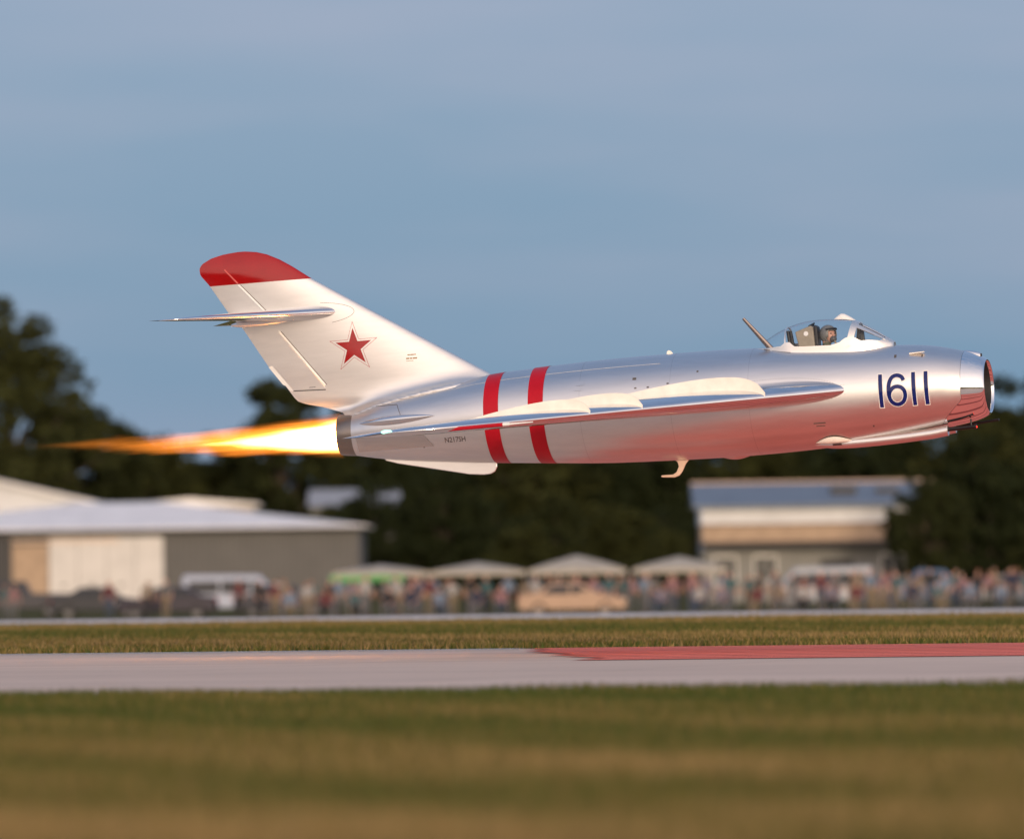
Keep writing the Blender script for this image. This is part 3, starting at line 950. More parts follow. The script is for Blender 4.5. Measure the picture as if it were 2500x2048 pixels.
# tub, instrument hood, sight, seat
mb = MB()
mb.box(6.05, 7.36, -0.275, -0.262, -0.15, 0.53); mb.box(6.05, 7.36, 0.262, 0.275, -0.15, 0.53)
mb.box(6.04, 6.052, -0.27, 0.27, -0.15, 0.60); mb.box(7.355, 7.367, -0.27, 0.27, -0.15, 0.56); mb.box(6.05, 7.36, -0.27, 0.27, -0.165, -0.148)
mb.build('cockpit_tub', M['cockpit'], jet, smooth=False)
o = MB().prism([(7.18, 0.50), (7.36, 0.50), (7.40, 0.67), (7.32, 0.725), (7.17, 0.715)], -0.125, 0.125).build('instrument_hood', M['black'], jet, smooth=False); bevel(o, 0.02, 3)
o = MB().prism([(7.135, 0.62), (7.205, 0.62), (7.19, 0.90), (7.15, 0.905)], -0.035, 0.035).build('gun_sight', M['cockpit'], jet, smooth=False); bevel(o, 0.01)
seat = empty('ejection_seat'); seat.parent = jet
o = MB().prism([(6.34, 0.66), (6.55, 0.66), (6.535, 0.955), (6.50, 0.975), (6.29, 0.905), (6.31, 0.80)], -0.13, 0.13).build('headrest', M['seat'], seat, smooth=False); bevel(o, 0.015, 3)
o = MB().prism([(6.553, 0.30), (6.60, 0.30), (6.585, 0.955), (6.54, 0.985)], -0.10, 0.10).build('head_cushion', M['black'], seat, smooth=False); bevel(o, 0.012, 2)
o = MB().prism([(6.36, -0.05), (6.52, -0.05), (6.55, 0.655), (6.36, 0.655)], -0.20, 0.20).build('backrest', M['seat'], seat, smooth=False); bevel(o, 0.02, 2)
o = MB().prism([(6.52, 0.0), (6.98, 0.05), (6.98, 0.12), (6.52, 0.09)], -0.20, 0.20).build('seat_pan', M['cockpit'], seat, smooth=False); bevel(o, 0.015, 2)
for y in (-0.09, 0.09):
    MB().tube([(6.27, y, 0.62), (6.20, y, 0.78), (6.185, y, 0.93)], [0.028, 0.022, 0.02], 8).build('guide_rail', M['black'], seat)
MB().tube([(6.48, 0.10, 0.97), (6.53, 0, 1.005), (6.48, -0.10, 0.97)], 0.012, 8).build('firing_handle', M['black'], seat)
MB().tube([(6.44, -0.134, 0.872), (6.44, -0.138, 0.872)], 0.032, 14).build('placard', M['white'], seat)

# ------------------------------------------------------------------ people
def skin_mesh(name, joints, edges, root, sub=2):
    """one continuous surface grown round a skeleton"""
    names = list(joints)
    me = bpy.data.meshes.new(name)
    me.from_pydata([joints[k][0] for k in names], [(names.index(a), names.index(b)) for a, b in edges], [])
    o = bpy.data.objects.new(name, me); col.objects.link(o)
    o.modifiers.new('skin', 'SKIN').use_smooth_shade = True
    sv = me.skin_vertices[0].data
    for i, k in enumerate(names):
        r = joints[k][1]
        sv[i].radius = r if isinstance(r, tuple) else (r, r)
        sv[i].use_root = (k == root)
    sm = o.modifiers.new('sub', 'SUBSURF'); sm.levels = sub; sm.render_levels = sub
    dg = bpy.context.evaluated_depsgraph_get()
    out = bpy.data.meshes.new_from_object(o.evaluated_get(dg))
    out.name = name
    bpy.data.objects.remove(o); bpy.data.meshes.remove(me)
    return out

def ellipsoid(mb, c, r, n=14, m=10, rot=None, mi=0, cut=None):
    rows = []
    for i in range(m + 1):
        a = PI * i / m
        row = []
        for k in range(n):
            b = 2 * PI * k / n
            p = Vector((r[0] * math.sin(a) * math.cos(b), r[1] * math.sin(a) * math.sin(b), r[2] * math.cos(a)))
            if rot is not None: p = rot @ p
            row.append(p + Vector(c))
        rows.append(row)
    mb.grid(rows, close_v=True, mi=mi)
    return mb

# the pilot (built in the jet's own axes, seated on the ejection seat)
J = {'pelvis': ((6.66, 0, 0.20), 0.13), 'belly': ((6.65, 0, 0.33), 0.13), 'chest': ((6.64, 0, 0.46), (0.15, 0.13)), 'collar': ((6.645, 0, 0.57), 0.09),
     'neck': ((6.67, 0, 0.67), 0.055), 'head': ((6.70, 0, 0.80), 0.075), 'crown': ((6.705, 0, 0.88), 0.075)}
E_ = [('pelvis', 'belly'), ('belly', 'chest'), ('chest', 'collar'), ('collar', 'neck'), ('neck', 'head'), ('head', 'crown')]
for s, q in ((1, 'l'), (-1, 'r')):
    J.update({'shoulder' + q: ((6.64, s * 0.16, 0.54), 0.065), 'elbow' + q: ((6.72, s * 0.195, 0.30), 0.048), 'wrist' + q: ((6.93, s * 0.12, 0.26), 0.034), 'hand' + q: ((7.0, s * 0.10, 0.26), 0.036),
              'knee' + q: ((7.06, s * 0.11, 0.30), 0.070), 'ankle' + q: ((7.22, s * 0.10, -0.06), 0.045), 'toe' + q: ((7.31, s * 0.10, -0.09), 0.035)})
    E_ += [('collar', 'shoulder' + q), ('shoulder' + q, 'elbow' + q), ('elbow' + q, 'wrist' + q), ('wrist' + q, 'hand' + q), ('pelvis', 'knee' + q), ('knee' + q, 'ankle' + q), ('ankle' + q, 'toe' + q)]
pm = skin_mesh('person', J, E_, 'pelvis')
pm.materials.append(M['suit']); pm.materials.append(M['skin'])
for p in pm.polygons:
    p.material_index = 1 if p.center.z > 0.745 else 0
pm.shade_smooth()
pilot = link_mesh('person', pm)
pilot.location = jet.location; pilot.rotation_euler = jet.rotation_euler
tag(pilot, 'pilot in grey helmet and oxygen mask seated under the jet canopy', 'person')
HC = Vector((6.715, 0, 0.848)); HR = Matrix.Rotation(R(-42), 3, 'Z')
def hp(x, y, z): return HR @ Vector((x, y, z)) + HC
mb = MB()
rows = []
for i in range(13):
    a = PI * 0.93 * i / 12
    rows.append([hp(0.128 * math.sin(a) * math.cos(b) - 0.012, 0.113 * math.sin(a) * math.sin(b), 0.125 * math.cos(a)) for b in np.linspace(0, 2 * PI, 28, endpoint=False)])
mb.grid(rows, close_v=True)
keep = []
for f in mb.f:
    c = HR.inverted() @ (sum((Vector(mb.v[i]) for i in f), Vector()) / 4 - HC)
    if not (c.x > 0.050 and abs(c.y) < 0.072 and -0.125 < c.z < 0.052):
        keep.append(f)
mb.f = keep; mb.m = [0] * len(keep)
hm = mb.build('helmet', M['helmet'], pilot)
sol = hm.modifiers.new('thickness', 'SOLIDIFY'); sol.thickness = 0.012
mb = MB()
ellipsoid(mb, hp(0.04, 0, -0.02), (0.066, 0.070, 0.095), 18, 14, HR)
ellipsoid(mb, hp(0.108, 0, -0.022), (0.020, 0.014, 0.024), 8, 6, HR)
mb.build('face', M['skin'], pilot)
for sy in (-1, 1):
    ellipsoid(MB(), hp(0.098, sy * 0.030, 0.004), (0.008, 0.015, 0.009), 8, 6, HR).build('eye', M['black'], pilot)
mb = MB(); ellipsoid(mb, hp(0.100, 0, -0.070), (0.050, 0.046, 0.044), 14, 10, HR)
mask = mb.build('oxygen_mask', plain('mask_rubber', (0.08, 0.08, 0.08), 0.5), pilot)
MB().tube([hp(0.13, 0, -0.085), hp(0.135, 0.01, -0.13), hp(0.10, 0.03, -0.20)], 0.014, 8).build('oxygen_hose', M['seat'], mask)
MB().tube([hp(0.062, -0.085, 0.06), hp(0.10, -0.05, 0.066), hp(0.117, 0, 0.068), hp(0.10, 0.05, 0.066), hp(0.062, 0.085, 0.06)], 0.014, 8).build('visor_cover', M['black'], hm)

# ------------------------------------------------------------------ afterburner flame (glowing gas: emission only)
def flame_R(s):
    return 0.045 + 0.235 * max(0.0, 1 - s) ** 0.75
t = NT('flame_gas')
tc = t.n('ShaderNodeTexCoord')
sp = t.n('ShaderNodeSeparateXYZ'); t.l(tc.outputs['Object'], sp.inputs[0])
FLAME_L = 4.6
s_ = t.math('DIVIDE', t.math('MULTIPLY', sp.outputs['X'], -1.0), FLAME_L, clamp=True)
st1 = t.n('ShaderNodeMapping'); st1.inputs['Scale'].default_value = (0.55, 9, 9); t.l(tc.outputs['Object'], st1.inputs['Vector'])
st2 = t.n('ShaderNodeMapping'); st2.inputs['Scale'].default_value = (0.9, 20, 20); t.l(tc.outputs['Object'], st2.inputs['Vector'])
nA = t.noise(st1.outputs['Vector'], 1.0, 3, 0.5)
nB = t.noise(st2.outputs['Vector'], 1.0, 3, 0.6)
s2 = t.math('MULTIPLY', s_, s_)
one = t.math('SUBTRACT', 1.0, s_)
# turbulence: the gas is pushed sideways, more so downstream
amp = t.math('MULTIPLY_ADD', s_, 0.26, 0.035)
def push(off, ch):
    mp = t.n('ShaderNodeMapping'); mp.inputs['Scale'].default_value = (1.3, 5.5, 5.5); mp.inputs['Location'].default_value = off
    t.l(tc.outputs['Object'], mp.inputs['Vector'])
    return t.math('MULTIPLY', t.math('SUBTRACT', t.noise(mp.outputs['Vector'], 1.0, 5, 0.62), 0.5), amp)
yc = t.math('ADD', sp.outputs['Y'], push((3.1, 0, 0), 0))
zc = t.math('ADD', t.math('SUBTRACT', sp.outputs['Z'], t.math('MULTIPLY', s2, 0.19)), push((9.7, 4.0, 0), 1))
r_ = t.math('SQRT', t.math('ADD', t.math('MULTIPLY', yc, yc), t.math('MULTIPLY', zc, zc)))
Rr = t.math('MULTIPLY_ADD', t.math('POWER', one, 0.8), 0.21, 0.035)
Rn = t.math('MULTIPLY', Rr, t.math('MULTIPLY_ADD', nB, 1.1, 0.45))
q = t.math('SUBTRACT', 1.0, t.math('DIVIDE', r_, Rn), clamp=True)
fade = t.math('MULTIPLY', t.math('POWER', one, 1.25), t.math('SUBTRACT', 1.0, t.math('POWER', s_, 6.0)))
streak = t.math('MAXIMUM', t.math('MULTIPLY_ADD', nB, 3.0, -0.65), 0.05)
gas = t.math('MULTIPLY', t.math('MULTIPLY', t.math('POWER', q, 0.8), fade), t.math('MULTIPLY', streak, 15.0))
# the hot core narrows towards a point with a frayed edge
Rc = t.math('MULTIPLY', t.math('SUBTRACT', t.math('MULTIPLY_ADD', nA, 0.42, 0.27), s_), 0.50)
qc = t.math('DIVIDE', t.math('SUBTRACT', Rc, r_), 0.15, clamp=True)
core = t.math('MULTIPLY', t.math('MULTIPLY', t.math('POWER', qc, 1.4), t.math('MULTIPLY_ADD', nB, 1.9, 0.0)), 190.0)
# thin orange sheath round the mouth
Ro = t.math('MULTIPLY_ADD', t.math('POWER', one, 1.2), 0.27, 0.02)
qo = t.math('SUBTRACT', 1.0, t.math('DIVIDE', r_, t.math('MULTIPLY', Ro, t.math('MULTIPLY_ADD', nB, 0.9, 0.60))), clamp=True)
shell = t.math('MULTIPLY', t.math('MULTIPLY', qo, t.math('POWER', one, 2.5)), 9.0)
tot = t.math('ADD', gas, shell)
em = t.n('ShaderNodeEmission'); em.inputs['Color'].default_value = (1.0, 0.27, 0.028, 1)
t.l(tot, em.inputs['Strength'])
em2 = t.n('ShaderNodeEmission'); em2.inputs['Color'].default_value = (1.0, 0.44, 0.11, 1)
t.l(core, em2.inputs['Strength'])
ads = t.n('ShaderNodeAddShader'); t.l(em.outputs[0], ads.inputs[0]); t.l(em2.outputs[0], ads.inputs[1])
t.l(ads.outputs[0], t.out.inputs['Volume'])
M['flame'] = t.mat
rows = []
for s in np.linspace(0, 1, 20):
    x = -0.03 - (FLAME_L + 0.05) * s
    rr = 0.29 * (1 - s) ** 0.6 + 0.13
    rows.append([(x, rr * math.cos(a), 0.19 * s * s + rr * math.sin(a)) for a in np.linspace(0, 2 * PI, 20, endpoint=False)])
mb = MB().grid(rows, close_v=True)
mb.f.append(tuple(range(20))); mb.m.append(0); mb.f.append(tuple(range(19 * 20, 20 * 20))); mb.m.append(0)
flame = mb.build('afterburner_flame', M['flame'])
flame.location = jet.location; flame.rotation_euler = jet.rotation_euler
tag(flame, 'long orange and white flame shooting from the jet nozzle', 'flame')

# ------------------------------------------------------------------ trees
M['bark'] = vary('bark', (0.07, 0.055, 0.04), 0.9, 0, 0.3, 4.0, bump=0.4, bscale=8.0)
def leaf_mat(name, c):
    t = NT(name)
    v = t.coords((1, 1, 1))
    f = t.noise(v, 0.45, 3)
    g = t.noise(v, 6.0, 2)
    f = t.math('ADD', t.math('MULTIPLY', f, 0.6), t.math('MULTIPLY', g, 0.4))
    colr = t.ramp(f, [(0.3, [x * 0.6 for x in c]), (0.5, c), (0.7, [min(1, x * 1.5) for x in c])])
    p = t.principled(colr, 0.75)
    p.inputs['Specular IOR Level'].default_value = 0.05
    return t.mat
M['leaf'] = [leaf_mat('leaf_dark', (0.026, 0.031, 0.011)), leaf_mat('leaf_olive', (0.036, 0.040, 0.013)), leaf_mat('leaf_deep', (0.020, 0.026, 0.010))]

def quads_mesh(name, P, mat, shape=4):
    """P: (n, k, 3) polygons without shared vertices"""
    n, k, _ = P.shape
    me = bpy.data.meshes.new(name)
    me.vertices.add(n * k); me.loops.add(n * k); me.polygons.add(n)
    me.vertices.foreach_set('co', P.reshape(-1).astype(np.float32))
    me.loops.foreach_set('vertex_index', np.arange(n * k, dtype=np.int32))
    me.polygons.foreach_set('loop_start', np.arange(0, n * k, k, dtype=np.int32))
    for m in (mat if isinstance(mat, list) else [mat]):
        me.materials.append(m)
    me.update(calc_edges=True)
    return me

def make_tree(H, rad, base, seed, mat, clumps=110, per=95):
    g = np.random.default_rng(seed)
    cz, hz = (H + base) / 2, (H - base) / 2
    C = []
    while len(C) < clumps:
        p = g.uniform(-1, 1, 3)
        d = np.linalg.norm(p)
        if d > 1 or d < 0.25: continue
        w = 1.0 - 0.45 * max(0, p[2]) ** 1.5 - 0.15 * max(0, -p[2])
        C.append((p[0] * rad * w * g.uniform(0.75, 1.12), p[1] * rad * w, cz + p[2] * hz * g.uniform(0.88, 1.05)))
    C = np.array(C)
    cr = g.uniform(0.10, 0.20, clumps) * rad * 1.25
    d = g.normal(size=(clumps, per, 3)); d /= np.linalg.norm(d, axis=2, keepdims=True)
    rr = g.uniform(0.35, 1.0, (clumps, per, 1)) ** 0.6
    pos = C[:, None, :] + d * rr * cr[:, None, None] * np.array([1.15, 1.15, 0.75])
    pos = pos.reshape(-1, 3); n = len(pos)
    a = g.normal(size=(n, 3)); a /= np.linalg.norm(a, axis=1, keepdims=True)
    b = np.cross(a, g.normal(size=(n, 3))); b /= np.linalg.norm(b, axis=1, keepdims=True)
    s = g.uniform(0.16, 0.36, (n, 1))
    P = np.stack([pos - a * s * 1.3, pos + b * s * 0.6, pos + a * s * 1.3, pos - b * s * 0.6], axis=1)
    crown = quads_mesh('crown', P, mat)
    mb = MB()
    mb.tube([(0, 0, -0.4), (0.1, 0, base * 0.6 + 1), (0.0, 0.1, H * 0.45), (0.1, 0, H * 0.82)], [0.028 * H, 0.020 * H, 0.013 * H, 0.003 * H], 9)
    for i in range(0, clumps, 5):
        c = C[i]; z0 = max(base * 0.6, c[2] * 0.55)
        mid = (c[0] * 0.45, c[1] * 0.45, (z0 + c[2]) / 2)
        mb.tube([(0, 0, z0), mid, tuple(c)], [0.008 * H, 0.005 * H, 0.002 * H], 6)
    return crown, mb.mesh('trunk', M['bark'])
TREES = [make_tree(22, 7.0, 2.0, 1, M['leaf'][1], 150, 100), make_tree(16, 5.6, 0.8, 2, M['leaf'][0]), make_tree(15, 6.4, 0.6, 3, M['leaf'][2]), make_tree(17, 5.0, 1.0, 4, M['leaf'][0]), make_tree(14, 6.0, 0.5, 5, M['leaf'][1])]
def tree(k, x, y, sc, rz, label, group=None, sx=1.0, name='broadleaf_tree'):
    r = empty(name, (x, y, -0.88), rz)
    r.scale = (sc * sx, sc * sx, sc)
    link_mesh('crown', TREES[k][0], r); link_mesh('trunk', TREES[k][1], r)
    return tag(r, label, 'tree', group)
tree(0, -38.5, 722, 1.05, 0.3, 'tallest dark broadleaf tree at the left edge above the white hangar roof')
tree(1, -34.0, 735, 1.02, 1.9, 'dark tree leaning out right of the tallest tree at the left edge')
tree(3, -49.0, 730, 1.25, 2.2, 'tall tree half cut off by the left frame edge behind the hangars')
tree(3, -18.2, 742, 1.04, 0.7, 'narrow dark tree rising behind the jet tail fin')
tree(1, -13.2, 765, 0.98, 2.6, 'dark tree directly behind the exhaust nozzle of the jet', sx=0.95)
tree(2, -25.2, 760, 0.90, 0.2, 'low round tree below the flame in the gap between two taller trees')
tree(4, -29.6, 750, 0.98, 1.2, 'low spreading tree behind the beige building under the flame')
tree(4, -22.0, 756, 0.86, 2.9, 'low dark tree between the flame and the beige building')
tree(2, 43.0, 770, 1.22, 1.1, 'tall dark tree at the right edge beyond the jet nose', sx=1.0)
row = 'dark trees in the wood behind the crowd'
rls = ['dark tree in the wood above the right corner of the low hangar', 'dark tree in the wood behind the leftmost canopy', 'dark tree in the wood above the second canopy from the left', 'dark tree in the wood left of the highest canopy peak',
       'dark tree in the wood above the highest canopy peak', 'dark tree in the wood directly below the belly antenna of the jet', 'dark tree in the wood at the left end of the blue-grey roof', 'dark tree in the wood behind the middle of the blue-grey roof',
       'dark tree in the wood behind the dark roof units of the blue-roofed building', 'dark tree in the wood at the right end of the blue-grey roof', 'dark tree in the wood below the gun barrels of the jet', 'dark tree in the wood just left of the tall tree at the right edge']
for i, (x, y, k, sc) in enumerate([(-7.5, 745, 2, 0.88), (-2.5, 775, 1, 0.86), (1.5, 735, 4, 0.92), (6.0, 770, 3, 0.84), (9.5, 740, 2, 0.92), (14.0, 775, 1, 0.90), (18.0, 745, 4, 0.98), (22.5, 770, 3, 0.86), (27.0, 745, 2, 0.97), (31.5, 772, 1, 0.94), (35.5, 740, 4, 1.02), (39.5, 765, 3, 0.90),
                                   (-10.5, 790, 4, 0.86), (4.0, 795, 2, 0.86), (12.0, 798, 1, 0.85), (25.0, 798, 2, 0.88), (33.0, 796, 4, 0.92), (-21.5, 795, 4, 0.80), (-27.0, 800, 2, 0.78)]):
    tree(k, x, y, sc, i * 1.37, rls[i] if i < len(rls) else 'dark tree deep in the wood, glimpsed between the nearer crowns', row)
for i, (x, y, k, sc, lb) in enumerate([(8.4, 512, 4, 0.30, 'small dark tree at the left end of the blue-roofed building'), (22.3, 508, 1, 0.44, 'dark tree overlapping the right end of the blue-roofed building'), (28.6, 565, 2, 0.66, 'bushy dark tree right of the blue-roofed building'), (-4.6, 640, 2, 0.60, 'bushy dark tree just right of the hangar corner'), (-10.2, 690, 2, 0.60, 'round dark tree in front of the grey barn'), (-13.6, 700, 4, 0.50, 'dark tree left of the grey barn behind the hangar ridge')]):
    tree(k, x, y, sc, 0.6 + i, lb)
for i, (x, y, k, sc, lb) in enumerate([(-6.2, 690, 4, 0.45, 'right of the grey barn'), (-1.2, 650, 2, 0.46, 'above the second canopy'), (3.2, 690, 1, 0.45, 'far behind the highest canopy peak'), (7.2, 660, 4, 0.47, 'between the two rightmost canopies'), (11.5, 690, 2, 0.44, 'past the left end of the blue roof'),
                                       (30.5, 640, 4, 0.50, 'midway back, right of the blue roof'), (34.8, 660, 2, 0.52, 'far back near the right frame edge'), (36.0, 600, 4, 0.40, 'cut by the right frame edge'), (0.8, 605, 4, 0.36, 'left of the highest canopy peak'), (32.2, 590, 2, 0.36, 'low and near the right edge'), (29.5, 520, 4, 0.30, 'nearest of those right of the blue-roofed building')]):
    tree(k, x, y, sc, i * 2.1, 'dark shrub at the foot of the wood, ' + lb, 'shrubs at the foot of the wood', sx=1.3, name='shrub')

# ------------------------------------------------------------------ buildings
GZ = -0.88
def ribbed(name, c, rough=0.55, pitch=0.3, horizontal=False, metal=0.0):
    t = NT(name)
    tc = t.n('ShaderNodeTexCoord').outputs['Object']
    wv = t.n('ShaderNodeTexWave'); wv.wave_type = 'BANDS'; wv.bands_direction = 'Z' if horizontal else 'X'
    wv.inputs['Scale'].default_value = 0.314 / pitch
    t.l(tc, wv.inputs['Vector'])
    n = t.noise(tc, 0.5, 6, 0.65)
    colr = t.ramp(n, [(0.3, [x * 0.85 for x in c]), (0.7, [min(1, x * 1.08) for x in c])])
    p = t.principled(colr, rough, metal)
    t.bump(p, wv.outputs['Fac'], 0.6, 0.03)
    return t.mat
M['wall_grey'] = ribbed('hangar_grey_cladding', (0.092, 0.090, 0.088), 0.6, 0.4)
M['white_roof'] = ribbed('white_metal_roof', (0.90, 0.87, 0.85), 0.5, 0.45)
M['door_white'] = ribbed('white_door_sheet', (0.62, 0.60, 0.58), 0.5, 0.25)
M['tan_wall'] = vary('tan_wall', (0.40, 0.29, 0.20), 0.8, 0, 0.15, 1.5)
M['beige_wall'] = vary('beige_wall', (0.42, 0.37, 0.31), 0.8, 0, 0.1, 1.5)
M['slate_roof'] = ribbed('blue_grey_metal_roof', (0.14, 0.175, 0.225), 0.45, 0.5)
M['white_siding'] = ribbed('white_lap_siding', (0.68, 0.69, 0.71), 0.6, 0.2, True)
M['pale_grey'] = vary('pale_grey_wall', (0.24, 0.24, 0.23), 0.8, 0, 0.12, 1.0)
M['dark_trim'] = plain('dark_trim', (0.03, 0.03, 0.033), 0.6)
M['brown_trim'] = plain('brown_trim', (0.15, 0.085, 0.045), 0.6)
M['pane'] = plain('window_pane', (0.02, 0.025, 0.03), 0.08)
M['peach_trim'] = plain('peach_trim', (0.70, 0.50, 0.36), 0.6)

def window(x0, x1, y, z0, z1, parent, frame_mat):
    fr = MB()
    d = 0.06
    fr.box(x0 - 0.08, x1 + 0.08, y - d, y + 0.03, z1, z1 + 0.1); fr.box(x0 - 0.08, x1 + 0.08, y - d - 0.04, y + 0.03, z0 - 0.1, z0)
    fr.box(x0 - 0.08, x0, y - d, y + 0.03, z0, z1); fr.box(x1, x1 + 0.08, y - d, y + 0.03, z0, z1)
    fr.box((x0 + x1) / 2 - 0.025, (x0 + x1) / 2 + 0.025, y - 0.04, y + 0.02, z0, z1)
    w = fr.build('window', frame_mat, parent, smooth=False)
    MB().box(x0, x1, y - 0.02, y - 0.005, z0, z1).build('pane', M['pane'], w, smooth=False)
    return w

# low grey hangar with hipped white roof
hg = empty('hangar', (-24.5, 600, GZ))
tag(hg, 'low grey metal hangar with white hipped roof and pale sliding doors', 'hangar')
X0, X1, DP, EV = -17.5, 14.7, 26.0, 4.90
mb = MB()
mb.box(X0, X1, 0.25, 0.5, 0, EV); mb.box(X0, X0 + 0.25, 0.5, DP, 0, EV); mb.box(X1 - 0.25, X1, 0.5, DP, 0, EV); mb.box(X0, X1, DP, DP + 0.25, 0, EV)
mb.build('wall', M['wall_grey'], hg, smooth=False)
o_ = 0.5; hz = 1.75; hd = (DP + 2 * o_) / 2
e0 = [(X0 - o_, -o_ + 0.2, EV + 0.02), (X1 + o_, -o_ + 0.2, EV + 0.02), (X1 + o_, DP + o_, EV + 0.02), (X0 - o_, DP + o_, EV + 0.02)]
r0, r1 = (X0 + hd, DP / 2, EV + hz), (X1 + o_ - hd, DP / 2, EV + hz)
lo = [(x, y, z - 0.12) for x, y, z in e0]
roof = MB().add(e0 + [r0, r1] + lo, [(0, 1, 5, 4), (1, 2, 5), (2, 3, 4, 5), (3, 0, 4), (6, 7, 1, 0), (7, 8, 2, 1), (8, 9, 3, 2), (9, 6, 0, 3), (6, 9, 8, 7)]).build('roof', M['white_roof'], hg, smooth=False)
MB().tube([(X0 - o_, -o_ + 0.14, EV - 0.16), (X1 + o_, -o_ + 0.14, EV - 0.16)], 0.09, 8).build('gutter', M['dark_trim'], hg)
for k in range(4):
    x = -5.05 + 1.82 * k
    d = MB().box(x + 0.02, x + 1.80, 0.05, 0.16, 0.05, 4.35).build('sliding_door', M['door_white'], hg, smooth=False)
    MB().box(x + 0.7, x + 1.12, 0.02, 0.045, 1.25, 1.36).build('handle', M['dark_trim'], d, smooth=False)
MB().box(-7.4, -5.1, 0.12, 0.22, 0.0, 3.9).build('tan_panel', M['tan_wall'], hg, smooth=False)
MB().box(-10.2, -7.45, 0.14, 0.24, 0.0, 4.5).build('opening_shade_panel', M['dark_trim'], hg, smooth=False)  # solid dark slab stands in for the shade inside the open doorway
MB().box(-7.4, -0.6, -0.02, 0.045, 4.08, 4.20).build('door_rail', M['peach_trim'], hg, smooth=False)  # peach colour puts the warm light on the lintel into its paint

# tall white hangar behind it, cut by the left edge
hb = empty('hangar', (-44.5, 692, GZ))
tag(hb, 'tall white gabled hangar behind the low grey one at the left edge', 'hangar')
MB().prism([(-14.1, 0), (14.1, 0), (14.1, 6.95), (0, 10.25), (-14.1, 6.95)], 0, 30).build('wall', M['white_siding'], hb, smooth=False)
MB().prism([(-14.7, 6.90), (0, 10.34), (14.7, 6.90), (14.7, 7.12), (0, 10.58), (-14.7, 7.12)], -0.5, 30.5).build('roof', M['white_roof'], hb, smooth=False)
MB().box(-6, 6, -0.12, -0.01, 0, 6).build('hangar_door', M['door_white'], hb, smooth=False)
# beige shed
bs = empty('shed', (-22.7, 662, GZ))
tag(bs, 'beige low building peeking over the hangar roof below the flame', 'building')
MB().box(-4.5, 4.5, 0, 8, 0, 6.65).build('wall', M['beige_wall'], bs, smooth=False)
MB().prism([(-4.9, 6.66), (4.9, 6.66), (4.9, 6.82), (0, 7.25), (-4.9, 6.82)], -0.4, 8.4).build('roof', M['white_roof'], bs, smooth=False)
for x in (-3.4, -0.6, 2.2):
    window(x, x + 1.3, -0.01, 4.9, 6.0, bs, M['white'])
# grey barn among the trees
gb_ = empty('barn', (-12.0, 712, GZ))
tag(gb_, 'grey roofed barn half hidden in the trees under the jet tail', 'barn')
MB().prism([(-3.2, 0), (3.2, 0), (3.2, 6.9), (-3.2, 6.9)], 0, 10).build('wall', M['pale_grey'], gb_, smooth=False)
MB().add([(-3.5, -0.4, 6.9), (3.5, -0.4, 6.9), (3.5, 5, 8.2), (-3.5, 5, 8.2), (3.5, 10.4, 6.9), (-3.5, 10.4, 6.9)], [(0, 1, 2, 3), (3, 2, 4, 5), (0, 3, 5), (1, 4, 2)]).build('roof', vary('barn_roof_grey', (0.30, 0.31, 0.33), 0.5), gb_, smooth=False)
# two-storey building with blue-grey roof
rb = empty('operations_building', (16.7, 520, GZ))
tag(rb, 'two-storey white and tan building with blue-grey metal roof behind the crowd', 'building')
HW = 6.3
MB().box(-HW, HW, 0.0, 11, 0, 3.33).build('ground_floor_wall', M['pale_grey'], rb, smooth=False)
MB().box(-HW + 0.002, HW - 0.002, -0.02, 11.02, 3.34, 4.28).build('tan_band', M['tan_wall'], rb, smooth=False)
MB().box(-HW - 0.05, HW + 0.05, -0.06, 11.06, 4.285, 5.20).build('upper_wall', M['white_siding'], rb, smooth=False)
mb = MB().prism([(-0.6, 5.20), (5.5, 6.45), (11.6, 5.20), (11.6, 5.34), (5.5, 6.62), (-0.6, 5.34)], -HW - 0.5, HW + 0.5)
mb.v = [(y, x, z) for x, y, z in mb.v]
ro = mb.build('roof', M['slate_roof'], rb, smooth=False)
MB().box(-HW - 0.5, HW + 0.5, 5.42, 5.58, 6.60, 6.68).build('ridge_cap', M['peach_trim'], ro, smooth=False)
MB().box(0.9, 2.3, 2.2, 3.4, 5.75, 6.35).build('roof_unit', M['dark_trim'], ro, smooth=False)
MB().box(3.4, 4.6, 2.4, 3.4, 5.8, 6.25).build('roof_unit', M['dark_trim'], ro, smooth=False)
MB().prism([(-1.4, 3.18), (0.0, 3.33), (0.0, 3.20), (-1.4, 3.05)], -HW, HW)
aw = MB().prism([(-1.3, 3.14), (-0.03, 3.32), (-0.03, 3.22), (-1.3, 3.04)], -HW, HW)
aw.v = [(y, x, z) for x, y, z in aw.v]
aw.build('awning', M['dark_trim'], rb, smooth=False)
MB().box(-HW - 0.05, HW + 0.05, -0.09, -0.055, 4.22, 4.32).build('trim_board', M['brown_trim'], rb, smooth=False)
for x in (-5.6, -3.4, 3.6, 5.3):
    window(x, x + 1.1, -0.01, 1.1, 2.5, rb, M['white'])
d = MB().box(0.2, 2.0, -0.06, -0.01, 0, 2.3).build('double_door', M['dark_trim'], rb, smooth=False)
MB().box(1.0, 1.04, -0.10, -0.065, 0.9, 1.3).build('handle', M['white'], d, smooth=False)

